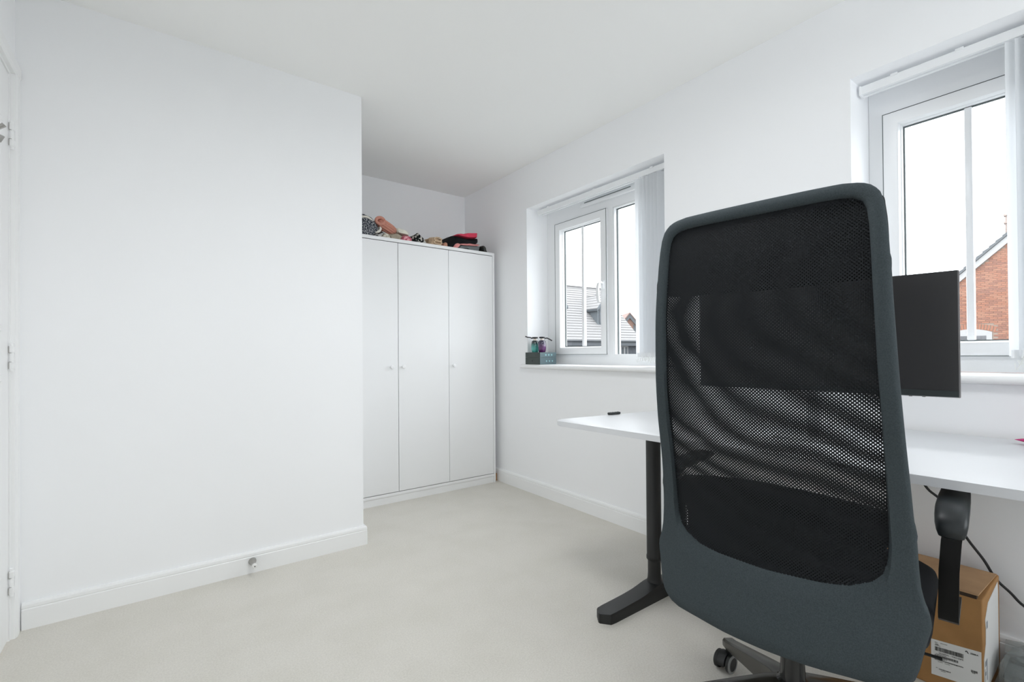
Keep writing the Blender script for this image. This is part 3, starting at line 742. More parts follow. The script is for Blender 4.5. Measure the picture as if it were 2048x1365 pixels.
fm.poly([(p[0], p[1], ch+.0145 if p[0] < 1.9 else ch+.003) for p in pts][::-1]); fm.poly([(p[0], p[1], ch+.0105 if p[0] < 1.9 else ch+.0005) for p in pts])
vs = fm.bm.verts[:] if True else 0
fm.bm.verts.ensure_lookup_table(); vv = fm.bm.verts
topv = [vv[i] for i in range(4)][::-1]; botv = [vv[i] for i in range(4, 8)]
for i in range(4): fm.bm.faces.new((topv[i], topv[(i+1) % 4], botv[(i+1) % 4], botv[i]))
fm.out('top_flap', CARDL, t)
xl = cx0-.0012
ly1, ly0 = .3940, .2845            # label left (far) and right (near) edges
lz1, lz0 = .140, .034
def lab_poly(g, y_left, y_right, zt_, zb_, dz=0, thick=.0003, lift=.0004):
    g.prism([(xl-lift, y_left, zb_), (xl-lift, y_right, zb_), (xl-lift, y_right, zt_), (xl-lift, y_left, zt_)], (thick, 0, 0))
sl = .012                          # label is stuck on slightly askew
def LY(u): return ly1+(ly0-ly1)*u
def LZ(u, v): return lz0+(lz1-lz0)*v+sl*u
g = MB(); g.prism([(xl, LY(0), LZ(0, 0)), (xl, LY(1), LZ(1, 0)), (xl, LY(1), LZ(1, 1)), (xl, LY(0), LZ(0, 1))], (.0008, 0, 0)); lab = g.out('shipping_label', LAB, t); lab['label'] = 'white printed shipping label'
def lq(g, u0, u1, v0, v1): g.prism([(xl-.0005, LY(u0), LZ(u0, v0)), (xl-.0005, LY(u1), LZ(u1, v0)), (xl-.0005, LY(u1), LZ(u1, v1)), (xl-.0005, LY(u0), LZ(u0, v1))], (.0003, 0, 0))
rb = random.Random(9)
for (u0, u1, v0, v1) in ((.08, .66, .70, .815), (.08, .55, .525, .59), (.07, .66, .435, .465), (.16, .40, .185, .215), (.80, .93, .395, .455)):
    g = MB(); u = u0
    while u < u1:
        wdt = rb.choice((.004, .006, .009)); lq(g, u, min(u1, u+wdt), v0, v1); u += wdt+rb.choice((.004, .006, .008))
    bc = g.out('barcode', INK, lab); bc['kind'] = 'stuff'
g = MB()
for (u0, u1, v) in ((.08, .14, .93), (.20, .34, .93), (.08, .20, .845), (.10, .32, .605), (.17, .33, .50), (.07, .28, .475), (.14, .24, .395), (.28, .38, .395), (.10, .13, .22), (.20, .30, .155), (.82, .88, .375)):
    u = u0
    while u < u1:
        ww = rb.uniform(.008, .02); lq(g, u, min(u1, u+ww), v, v+.012); u += ww+.006
fp = g.out('fine_print', INK, lab); fp['kind'] = 'stuff'
def label_text(txt, u, v, size, shear=True, bold=0):
    cu = bpy.data.curves.new('printed_text', 'FONT'); cu.body = txt; cu.size = size; cu.extrude = .0001; cu.offset = bold
    o = bpy.data.objects.new('printed_text', cu); COL.objects.link(o); cu.materials.append(INK)
    o.parent = lab; org = Vector(lab['_o'])
    ang = math.atan2(sl, ly1-ly0)
    ax = Vector((0, -math.cos(ang), math.sin(ang))); up = Vector((0, math.sin(ang), math.cos(ang))); nn = ax.cross(up)
    M = Matrix((ax, up, nn)).transposed().to_4x4(); M.translation = Vector((xl-.0007, LY(u), LZ(u, v)))-org
    bpy.context.view_layer.update()
    me = bpy.data.meshes.new_from_object(o.evaluated_get(bpy.context.evaluated_depsgraph_get()))
    bpy.data.objects.remove(o, do_unlink=True)
    o = bpy.data.objects.new('printed_text', me); COL.objects.link(o); o.parent = lab; o.matrix_local = M; o['kind'] = 'stuff'
    return o
label_text('ZD60042 - T0EC00FZ', .16, .635, .0060)
label_text('ZEBRA', .79, .875, .0058, bold=.0001)
label_text('100', .085, .865, .0055)
g = MB()
for k, (u, v) in enumerate(((.695, .905), (.712, .915), (.728, .90))):
    lq(g, u, u+.014, v-.01, v+.025)
g.prism([(xl-.0005, LY(.725), LZ(.725, .885)), (xl-.0005, LY(.765), LZ(.765, .862)), (xl-.0005, LY(.765), LZ(.765, .872)), (xl-.0005, LY(.735), LZ(.735, .915))], (.0003, 0, 0))
g.out('printed_mark', INK, lab)
# second label folded round the end of the box, its edge peeling
g = MB(); yr_ = cy0-.0012
prof = [(1.879, .03), (1.879, .13), (1.905, .165), (1.908, .21), (1.90, .235), (1.945, .272), (2.095, .288), (2.10, .26), (2.10, .03)]
g.prism([(a, yr_, c) for a, c in prof], (0, .0008, 0)); lb2 = g.out('end_label', LAB, t); lb2['label'] = 'white paper label on the end of the box'
FINK = mat('faint_ink', (.25, .27, .3), .7)
for (a0, a1, c0, c1) in ((1.915, 1.93, .205, .225), (1.89, 1.905, .105, .12), (1.89, 1.90, .08, .09), (1.91, 1.918, .06, .12), (1.885, 1.889, .05, .1)):
    g = MB(); g.prism([(a0, yr_-.0005, c0), (a1, yr_-.0005, c0), (a1, yr_-.0005, c1), (a0, yr_-.0005, c1)], (0, .0003, 0)); g.out('print_mark', FINK, lb2)

# ------------------------------------------------------------------ clear plastic bag of black bits on the floor
def film_mat():
    m = bpy.data.materials.new('clear_plastic_film'); m.use_nodes = True; nt = m.node_tree
    b_ = nt.nodes['Principled BSDF']; b_.inputs['Base Color'].default_value = (.34, .37, .365, 1); b_.inputs['Roughness'].default_value = .12
    tr = nt.nodes.new('ShaderNodeBsdfTransparent'); x_ = nt.nodes.new('ShaderNodeMixShader'); x_.inputs[0].default_value = .38
    nt.links.new(tr.outputs[0], x_.inputs[1]); nt.links.new(b_.outputs[0], x_.inputs[2]); nt.links.new(x_.outputs[0], nt.nodes['Material Output'].inputs[0])
    return m
FILM = film_mat()
t = thing('plastic_bag', 'crumpled clear plastic bag with black parts on the carpet', 'bag', (2.04, .16, 0))
b = MB()
N, Mv = 30, 14; rings = []
def sgn_pow(v, p): return math.copysign(abs(v)**p, v)
for j in range(Mv+1):
    ph = PI*j/Mv-PI/2; rr = []
    for i in range(N):
        th_ = 2*PI*i/N
        c, s_ = math.cos(th_), math.sin(th_); cp = max(0, math.cos(ph))
        q = Vector((2.030+.100*sgn_pow(c, .5)*cp**.4, .145+.120*sgn_pow(s_, .5)*cp**.4, .066+.062*sgn_pow(math.sin(ph), .7)))
        dn = noise.noise_vector(q*16+Vector((3, 1, 7)))
        dn2 = noise.noise_vector(q*42)
        q += Vector((dn.x*.012, dn.y*.010, dn.z*.016))+dn2*.006
        q.x = min(q.x, 2.138); q.y = min(q.y, .270); q.z = max(q.z, .001)
        rr.append(b.bm.verts.new(q))
    rings.append(rr)
for a, c in zip(rings, rings[1:]):
    for k in range(N): b.bm.faces.new((a[k], a[(k+1) % N], c[(k+1) % N], c[k]))
bmesh.ops.remove_doubles(b.bm, verts=b.bm.verts[:], dist=.0005)
b.out('film', FILM, t, False)
for Q in (((2.125, .268, .105), (2.105, .06, .150), (2.02, .05, .138), (2.055, .262, .095)), ((2.048, .262, .090), (2.016, .05, .130), (1.945, .04, .075), (1.955, .25, .052)), ((2.11, .20, .10), (2.12, .03, .165), (2.07, .03, .12), (2.06, .16, .118)), ((1.95, .24, .045), (1.94, .05, .068), (1.935, .06, .02), (1.94, .23, .008))):
    g = MB(); nq = (Vector(Q[1])-Vector(Q[0])).cross(Vector(Q[3])-Vector(Q[0])).normalized()
    g.prism([Vector(q) for q in Q], nq*.0012); g.out('folded_film', FILM, t)
for (px, py, pz, sx, sy, sz, rz) in ((2.00, .20, .03, .05, .035, .022, .4), (2.06, .21, .050, .05, .035, .035, -.3), (2.03, .10, .03, .05, .06, .025, .2), (2.09, .10, .085, .03, .05, .03, .5), (2.0, .05, .03, .04, .03, .025, -.2)):
    g = MB(); g.box(-sx, sx, -sy, sy, -sz, sz, .006); o = g.out('black_part', BLKP, t, local=True)
    o.location = (px-2.04, py-.16, pz); o.rotation_euler = (.2, .15, rz)

# ------------------------------------------------------------------ office chair
CH = thing('office_chair', 'black high-back mesh office chair with armrests, seen from behind', 'chair', (1.26, .53, 0), math.radians(8))
FAB = ramp_mat('charcoal_fabric', [(.30, (.041, .053, .057)), (.5, (.051, .063, .068)), (.70, (.061, .072, .079))], 420, .8, detail=6, bump=.05)
FABD = mat('black_cushion_fabric', (.011, .012, .014), .85, noise_amt=.2, noise_scale=300, bump=.2, bump_scale=500, spec=.2)
def itp(x, X, Y):
    if x <= X[0]: return Y[0]
    for i in range(len(X)-1):
        if x <= X[i+1]:
            f = (x-X[i])/(X[i+1]-X[i]); f2 = f
            return Y[i]+(Y[i+1]-Y[i])*f2
    return Y[-1]
ZQ = [.30, .40, .45, .5, .55, .65, .75, .85, .95, 1.1, 1.22, 1.28, 1.36]
QQ = [-.172, -.169, -.164, -.156, -.152, -.156, -.175, -.203, -.221, -.232, -.227, -.222, -.212]
def qs(z):     # smoothed profile
    return sum(itp(z+dz, ZQ, QQ)*wt for dz, wt in ((-.04, .1), (-.02, .2), (0, .4), (.02, .2), (.04, .1)))
def FS(s, z): return qs(z)-itp(z, [.30, .5, .8, 1.1, 1.36], [.05, .045, .035, .025, .015])*(1-(s/.26)**2)
def CL(s, z, off=0): return Vector((FS(s, z)+off, -s, z))
OUTR = [(0, 1.337), (.10, 1.337), (.155, 1.3365), (.185, 1.332), (.203, 1.3225), (.213, 1.308), (.2185, 1.29), (.2225, 1.26), (.2255, 1.22), (.2275, 1.185), (.2300, 1.178), (.2290, 1.165), (.231, 1.12), (.236, 1.0), (.2405, .9), (.245, .8), (.2495, .7), (.2515, .678), (.2545, .670), (.2530, .655), (.255, .60), (.258, .56), (.264, .53), (.271, .512), (.272, .497), (.266, .472), (.260, .445), (.255, .42), (.247, .395), (.230, .379), (.205, .373), (.15, .3725), (.08, .369), (0, .368)]
INR = [(0, 1.306), (.12, 1.307), (.155, 1.3065), (.176, 1.302), (.187, 1.293), (.193, 1.278), (.1965, 1.25), (.199, 1.2), (.203, 1.1), (.206, 1.0), (.2095, .9), (.211, .8), (.2125, .7), (.2125, .65), (.210, .61), (.203, .583), (.187, .564), (.15, .546), (.10, .5385), (0, .536)]
def resamp(P, a, b_, n):
    seg = P[a:b_+1]; L = [0]
    for p, q in zip(seg, seg[1:]): L.append(L[-1]+math.hypot(q[0]-p[0], q[1]-p[1]))
    res = []
    for k in range(n):
        d_ = L[-1]*k/n
        for i in range(len(L)-1):
            if d_ <= L[i+1]+1e-9:
                f = (d_-L[i])/(L[i+1]-L[i]); res.append((seg[i][0]+(seg[i+1][0]-seg[i][0])*f, seg[i][1]+(seg[i+1][1]-seg[i][1])*f)); break
    return res
def half(P, ia, ib): return resamp(P, 0, ia, 20)+resamp(P, ia, ib, 90)+resamp(P, ib, len(P)-1, 26)+[P[-1]]
ho = half(OUTR, 5, 27); hi = half(INR, 4, 15)
full_o = ho+[(-s, z) for s, z in ho[-2:0:-1]]; full_i = hi+[(-s, z) for s, z in hi[-2:0:-1]]
def ring_mesh(tb, tf):
    g = MB(); rows = []; n = len(full_o)
    T = [0, .06, .18, .35, .55, .75, .9, 1.0]
    for (so, zo), (si, zi) in zip(full_o, full_i):
        wl = math.hypot(so-si, zo-zi)
        row = []
        for u in T:
            d_ = min(u, 1-u)*wl
            e = math.sqrt(max(0, 1-(1-min(1, d_/.016))**2))
            row.append(g.bm.verts.new(CL(so+(si-so)*u, zo+(zi-zo)*u, -tb*e)))
        for u in T[-2:0:-1]:
            d_ = min(u, 1-u)*wl
            e = math.sqrt(max(0, 1-(1-min(1, d_/.014))**2))
            row.append(g.bm.verts.new(CL(so+(si-so)*u, zo+(zi-zo)*u, tf*e+.001)))
        rows.append(row)
    k_ = len(rows[0])
    for i in range(n):
        a, c = rows[i], rows[(i+1) % n]
        for k in range(k_): g.bm.faces.new((a[k], a[(k+1) % k_], c[(k+1) % k_], c[k]))
    return g
bf = ring_mesh(.013, .014).out('back_frame', FAB, CH, True, local=True, angle=60)

def mesh_mat(name, warp):
    m = mat(name, (.007, .009, .011), .6, spec=.25); nt = m.node_tree; L = nt.links.new
    bs = nt.nodes['Principled BSDF']; out = nt.nodes['Material Output']
    tr = nt.nodes.new('ShaderNodeBsdfTransparent'); mx = nt.nodes.new('ShaderNodeMixShader')
    uv = nt.nodes.new('ShaderNodeUVMap'); sp = nt.nodes.new('ShaderNodeSeparateXYZ'); L(uv.outputs[0], sp.inputs[0])
    def mth(op, a, b_=None, c=None):
        n = nt.nodes.new('ShaderNodeMath'); n.operation = op
        for i, v in enumerate((a, b_, c)):
            if v is None: continue
            if isinstance(v, (int, float)): n.inputs[i].default_value = v
            else: L(v, n.inputs[i])
        return n.outputs[0]
    PX, PY = .0070, .0068
    u = mth('DIVIDE', sp.outputs[0], PX); v = mth('DIVIDE', sp.outputs[1], PY)
    def dist(off):
        a = mth('MULTIPLY', mth('SUBTRACT', mth('FRACT', mth('ADD', u, off)), .5), PX)
        c = mth('MULTIPLY', mth('SUBTRACT', mth('FRACT', mth('ADD', v, off)), .5), PY)
        return mth('ADD', mth('MULTIPLY', a, a), mth('MULTIPLY', c, c))
    d_ = mth('MINIMUM', dist(0.0), dist(.5))
    hole = mth('LESS_THAN', d_, .00142**2)
    L(hole, mx.inputs[0]); L(bs.outputs[0], mx.inputs[1]); L(tr.outputs[0], mx.inputs[2]); L(mx.outputs[0], out.inputs[0])
    return m
MESHM = mesh_mat('black_net_fabric', 0)
def s_lim(z, P):
    """half width of the opening at height z"""
    best = 0
    for (s0, z0), (s1, z1) in zip(P, P[1:]):
        if (z0-z)*(z1-z) <= 0 and abs(z0-z1) > 1e-9: best = max(best, s0+(s1-s0)*(z-z0)/(z1-z0))
    return best
def net(name, off, warp, grow=.006):
    P = [(s*(1+grow/.2) if s else 0, z+(grow if z > 1.25 else -grow if z < .6 else 0)) for s, z in INR]
    zt_, zb_ = P[0][1]-.0004, P[-1][1]+.0004
    nz_, ns = 84, 48
    g = MB(); rows = []
    for i in range(nz_+1):
        z = zt_+(zb_-zt_)*i/nz_; hw = max(s_lim(z, P), .05)
        rows.append([(hw*(2*j/ns-1), z) for j in range(ns+1)])
    verts = [[g.bm.verts.new(CL(s, z, off+(0 if not warp else .0022*noise.noise(Vector((s*14, z*14, 2)))))) for s, z in r] for r in rows]
    uvl = g.bm.loops.layers.uv.new('UVMap')
    def wuv(s, z):
        if not warp: return (s, z)
        # the front net is stretched round the curved shell, more towards its lower left
        r = math.sqrt(((s-.30)*.74)**2+(z-1.13)**2)
        k = r/.048+.7*noise.noise(Vector((s*5, z*5, 4.2)))+.35*math.sin(z*23+s*9)*max(0, -s*4)
        return (s+.0035*k, z+.0034*k)
    for i in range(nz_):
        for j in range(ns):
            f = g.bm.faces.new((verts[i][j], verts[i+1][j], verts[i+1][j+1], verts[i][j+1]))
            for lp, (a, c) in zip(f.loops, ((i, j), (i+1, j), (i+1, j+1), (i, j+1))): lp[uvl].uv = wuv(*rows[a][c])
    return g.out(name, MESHM, CH, True, local=True, angle=180)
net('rear_net', -.001, False)
net('front_net', .004, True)

def pad(name, outline, off0, off1, material, parent, puff=.02):
    """upholstered pad in front of the net: outline in (s, z), between two forward offsets"""
    ring = catmull([Vector(p) for p in outline], 6)
    cx = sum(p.x for p in ring)/len(ring); cz = sum(p.y for p in ring)/len(ring)
    g = MB(); layers = [(.90, off0), (.985, off0+.006), (1.0, (off0+off1)/2), (.985, off1-.008), (.90, off1), (.6, off1+puff*.6), (.25, off1+puff)]
    rws = []
    for sc, of in layers:
        rws.append([g.bm.verts.new(CL(cx+(p.x-cx)*sc, cz+(p.y-cz)*sc, of)) for p in ring])
    n = len(ring)
    for a, c in zip(rws, rws[1:]):
        for k in range(n): g.bm.faces.new((a[k], a[(k+1) % n], c[(k+1) % n], c[k]))
    for r_ in (rws[0], rws[-1]):
        z_ = [v.co for v in r_]; c_ = sum(z_, Vector())/len(z_)
        cv = g.bm.verts.new(c_)
        for k in range(n): g.bm.faces.new((r_[k], r_[(k+1) % n], cv))
    return g.out(name, material, parent, True, local=True, angle=70)
pad('headrest', [(-.21, 1.152), (-.10, 1.146), (0, 1.144), (.10, 1.146), (.21, 1.152), (.222, 1.18), (.218, 1.28), (.20, 1.315), (.10, 1.326), (0, 1.327), (-.10, 1.326), (-.20, 1.315), (-.218, 1.28), (-.222, 1.18)], .016, .05, FABD, CH)
pad('lumbar_cushion', [(-.215, .690), (-.15, .708), (-.05, .718), (.05, .718), (.15, .708), (.215, .693), (.222, .66), (.205, .62), (.198, .58), (.205, .52), (.10, .50), (0, .497), (-.10, .50), (-.205, .52), (-.198, .58), (-.200, .61), (-.222, .66)], .016, .045, FABD, CH)
# seat
g = MB(); ring = [Vector((p.x, p.y)) for p in round_poly([Vector((-.135, -.268)), Vector((.33, -.258)), Vector((.33, .258)), Vector((-.135, .268))], [.07, .11, .11, .07], 10)]
rws = []
for sc, z in ((.78, .380), (.86, .384), (.93, .402), (.985, .428), (1.0, .448), (.985, .463), (.93, .473), (.6, .478), (.2, .477)):
    rws.append([g.bm.verts.new((.0975+(p.x-.0975)*sc, p.y*sc, z-.03*max(0, (p.x-.2))*(1 if z > .42 else 0))) for p in ring])
n = len(ring)
for a, c in zip(rws, rws[1:]):
    for k in range(n): g.bm.faces.new((a[k], a[(k+1) % n], c[(k+1) % n], c[k]))
g.bm.faces.new(rws[0]); g.bm.faces.new(rws[-1])
g.out('seat', FABD, CH, True, local=True, angle=60)
g = MB(); g.box(-.13, .16, -.10, .10, .318, .377, .012); mech = g.out('tilt_mechanism', BLKM, CH, local=True)
g = MB(); g.strip([(-.10, 0, .350), (-.130, 0, .352), (-.146, 0, .366), (-.150, 0, .400)], (0, 1, 0), .22, .012); g.out('back_bracket', BLKM, mech, local=True)
g = MB(); g.tube([(.03, -.09, .345), (.015, -.17, .358), (.003, -.24, .370), (.001, -.277, .372)], [.003, .003, .003, .0034], 8); g.out('height_lever', BLKM, mech, True, local=True)
# armrests: flat steel bar rising behind the pad, rounded pad on top
for sg in (-1, 1):
    yy = sg*.302+.0085
    g = MB(); path = [(.14, sg*.287, .4525), (.025, sg*.287, .4525), (.010, sg*.287, .4545), (.002, sg*.287, .460), (.0, sg*.287, .470), (.0, sg*.289, .56), (.0, sg*.293, .62), (.004, sg*.297, .650)]
    # the bar's broad face looks forward and back
    pts = [Vector(p) for p in path]; rr = []
    for i, p in enumerate(pts):
        tt = (pts[min(i+1, len(pts)-1)]-pts[max(i-1, 0)]).normalized(); wd = Vector((0, 1, 0)); nb = tt.cross(wd).normalized()
        rr.append([g.bm.verts.new(p+wd*a*.0158+nb*b_*.0055) for a, b_ in ((-1, -1), (1, -1), (1, 1), (-1, 1))])
    for a, c in zip(rr, rr[1:]):
        for k in range(4): g.bm.faces.new((a[k], a[(k+1) % 4], c[(k+1) % 4], c[k]))
    g.bm.faces.new(rr[0]); g.bm.faces.new(rr[-1])
    ar = g.out('armrest', BLKA, CH, True, local=True, angle=30)
    g = MB(); rws = []
    prof = [(-.005, .630, .020, .004), (-.009, .634, .0255, .008), (-.012, .643, .029, .011), (-.007, .656, .032, .013), (.010, .669, .0335, .014), (.04, .676, .0345, .014), (.12, .679, .034, .014), (.20, .679, .032, .014), (.25, .677, .026, .012), (.262, .676, .016, .007)]
    for i, (fx, fz, hw, hh) in enumerate(prof):
        p0 = prof[max(0, i-1)]; p1 = prof[min(len(prof)-1, i+1)]
        tt = Vector((p1[0]-p0[0], 0, p1[1]-p0[1])).normalized(); nn = Vector((-tt.z, 0, tt.x))
        rws.append([g.bm.verts.new(Vector((fx, yy+sgn_pow(math.cos(2*PI*k/20), .6)*hw*.80, fz))+nn*sgn_pow(math.sin(2*PI*k/20), .7)*hh) for k in range(20)])
    for a, c in zip(rws, rws[1:]):
        for k in range(20): g.bm.faces.new((a[k], a[(k+1) % 20], c[(k+1) % 20], c[k]))
    g.bm.faces.new(rws[0]); g.bm.faces.new(rws[-1])
    g.out('arm_pad', mat('soft_black_pad', (.014, .018, .020), .38), ar, True, local=True, angle=50)
BASEM = mat('dark_base_metal', (.040, .038, .031), .25, .25)
# gas column, five-star base, casters
g = MB(); g.lathe((0, 0, .10), (0, 0, 1), [(.036, 0), (.036, .095), (.028, .10), (.026, .16), (.026, .20), (.018, .202), (.018, .225)], 24); g.out('gas_column', BLKG, CH, True, local=True)
a0 = math.radians(53.6-8)
for k in range(5):
    a = a0+k*2*PI/5; dv = Vector((math.cos(a), math.sin(a), 0)); sv = Vector((-dv.y, dv.x, 0))
    g = MB(); rws = []
    for u, zt_, zb_, hw in ((.030, .196, .125, .030), (.06, .190, .125, .027), (.12, .170, .116, .024), (.22, .134, .094, .0215), (.325, .096, .0705, .0195), (.347, .091, .069, .0185), (.354, .088, .071, .016)):
        c = dv*u
        rws.append([g.bm.verts.new(c+sv*x_*hw+Vector((0, 0, z_))) for x_, z_ in ((-1, zb_), (-1, zt_-.006), (-.7, zt_), (.7, zt_), (1, zt_-.006), (1, zb_))])
    for q, c in zip(rws, rws[1:]):
        for j in range(6): g.bm.faces.new((q[j], q[(j+1) % 6], c[(j+1) % 6], c[j]))
    g.bm.faces.new(rws[0]); g.bm.faces.new(rws[-1])
    g.out('base_leg', BASEM, CH, True, local=True, angle=40)
    tip = dv*.346; sw = random.uniform(0, 2*PI) if k else 3.0
    fd = Vector((math.cos(sw), math.sin(sw), 0)); ax = Vector((-fd.y, fd.x, 0)); wc = tip+fd*.022+Vector((0, 0, .0275))
    g = MB(); g.lathe(tip+Vector((0, 0, .030)), (0, 0, 1), [(.009, 0), (.009, .044)], 12)
    hp = []
    for j in range(13):
        an = PI*j/12*.95-.1; hp.append(wc+fd*math.cos(an)*.0315+Vector((0, 0, math.sin(an)*.0305)))
    g.prism([p-ax*.012 for p in hp], ax*.024)
    cs = g.out('caster', BLKP, CH, True, local=True, angle=40)
    for sd in (-1, 1):
        g = MB(); g.lathe(wc+ax*sd*.0135, ax*sd, [(.026, 0), (.0275, .002), (.0275, .010), (.0245, .0125)], 24); wh = g.out('wheel', BLKP, cs, True, local=True)
    g = MB(); g.lathe(wc+ax*.026, ax, [(.0275, -.0022), (.0277, .0), (.0235, .0012), (.0205, .0014), (.0205, -.002)], 28); gr = g.out('wheel_ring', mat('grey_tyre', (.22, .225, .22), .5), cs, True, local=True); gr['label'] = 'grey ring on the wheel'

# ------------------------------------------------------------------ ceiling lamp added for fill light, unseen above the view
t = thing('added_ceiling_light', 'round white flush ceiling light, added for fill and out of view', 'ceiling light', (.75, .88, 2.4))
b = MB(); b.lathe((.75, .88, 2.30), (0, 0, 1), [(.27, 0), (.275, .01), (.275, .09), (.25, .099)], 40); b.out('lamp_body', GLOSS, t, True)
b = MB(); b.lathe((.75, .88, 2.272), (0, 0, 1), [(.10, 0), (.20, .008), (.255, .027)], 40); b.out('diffuser', mat('fill_lamp_diffuser', (1, 1, 1), .5, emit=2.0), t, True)

# ------------------------------------------------------------------ outside: ground and houses
S(MB().box(3.2, 120, -60, 120, -2.95, -2.75).out('ground', mat('tarmac', (.16, .165, .16), .9, noise_amt=.2, noise_scale=3)))
SLATE = mat('pale_roof_slate', (.175, .172, .170), .7, noise_amt=.06, noise_scale=8)
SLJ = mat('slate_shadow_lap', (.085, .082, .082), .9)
LEAD = mat('blue_grey_cladding', (.085, .096, .105), .7); FASC = mat('grey_fascia', (.05, .056, .064), .6)
HW = mat('grey_brickwork', (.040, .044, .052), .9, noise_amt=.25, noise_scale=9)
HWHITE = mat('white_window_paint', (.16, .16, .164), .5); HGLASS = mat('dark_house_glass', (.06, .07, .08), .08)
e_ = Vector((.99735, -.07272, 0)); nO = Vector((-.07272, -.99735, 0)); E0 = Vector((17.216, 18.338, 1.692))
def HP(a, s, z): return E0+e_*a-nO*s+Vector((0, 0, z))
h1 = thing('terraced_house', 'grey house with pale slate roof and blue-grey dormers outside', 'house', (17.2, 18.3, -2.75))
AR, AL, SR = 5.86, -6.0, 3.49
b = MB(); b.prism([HP(AL+.15, .30, -4.44), HP(AL+.15, .30, -.05), HP(AL+.15, SR, 3.15), HP(AL+.15, 2*SR-.30, -.05), HP(AL+.15, 2*SR-.30, -4.44)], e_*(AR-AL-.3)); b.out('wall', HW, h1)
nC = 22; gz = SR/nC
for k in range(nC):
    s0, s1 = k*gz-.012, (k+1)*gz+.02
    lift0, lift1 = .085, .040
    g = MB(); g.prism([HP(AL, s0, s0+lift0-.07), HP(AL, s0, s0+lift0), HP(AL, s1, s1+lift1), HP(AL, s1, s1+lift1-.045)], e_*(AR-AL)); g.out('slate_course', SLATE, h1)
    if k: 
        g = MB(); g.prism([HP(AL+.01, s0-.004, s0+lift0-.045), HP(AL+.01, s0-.004, s0+lift0-.018), HP(AL+.01, s0+.004, s0+lift0-.018), HP(AL+.01, s0+.004, s0+lift0-.045)], e_*(AR-AL-.02)); g.out('slate_lap_shadow', SLJ, h1)  # dark strip paints the shadow line below each slate course
b = MB(); b.prism([HP(AL, SR-.02, SR-.01), HP(AL, SR-.1, SR-.02), HP(AL, SR-.1, SR+.06), HP(AL, SR, SR+.11), HP(AL, SR+.1, SR+.06), HP(AL, SR+.1, SR-.02)], e_*(AR-AL)); b.out('ridge_tiles', mat('ridge_tile', (.10, .097, .097), .8), h1)
b = MB(); b.prism([HP(AL, SR, SR), HP(AL, 2*SR+.05, -.05), HP(AL, 2*SR+.05, .05), HP(AL, SR, SR+.06)], e_*(AR-AL)); b.out('rear_roof_slope', SLATE, h1)
b = MB(); b.prism([HP(AL, -.01, -.28), HP(AL, -.01, -.02), HP(AL, .035, .0), HP(AL, .29, .05), HP(AL, .29, -.28)], e_*(AR-AL)); b.out('fascia', FASC, h1)
b = MB(); b.tube([HP(AL, -.06, -.02), HP(AR, -.06, -.02)], .055, 8); b.out('gutter', mat('dark_gutter', (.04, .044, .05), .5), h1)
def house_window(a0, a1, zt_, zb_, nm):
    g = MB()
    for (p0, p1, q0, q1) in ((a0, a0+.06, zb_, zt_), (a1-.06, a1, zb_, zt_), (a0+.06, a1-.06, zt_-.07, zt_), (a0+.06, a1-.06, zb_, zb_+.07), (nm-.05, nm+.05, zb_+.07, zt_-.07)):
        g.prism([HP(p0, .24, q0), HP(p1, .24, q0), HP(p1, .24, q1), HP(p0, .24, q1)], -nO*.07)
    f = g.out('window', HWHITE, h1)
    g = MB(); g.prism([HP(a0+.06, .285, zb_+.07), HP(a1-.06, .285, zb_+.07), HP(a1-.06, .285, zt_-.07), HP(a0+.06, .285, zt_-.07)], -nO*.012); g.out('pane', HGLASS, f)
for a0, a1 in ((.32, 1.16), (2.46, 3.30), (4.36, 4.96), (-2.2, -1.36), (-4.3, -3.5)):
    for zt_, zb_ in ((-.29, -1.5), (-2.6, -3.9)): house_window(a0, a1, zt_, zb_, (a0+a1)/2)
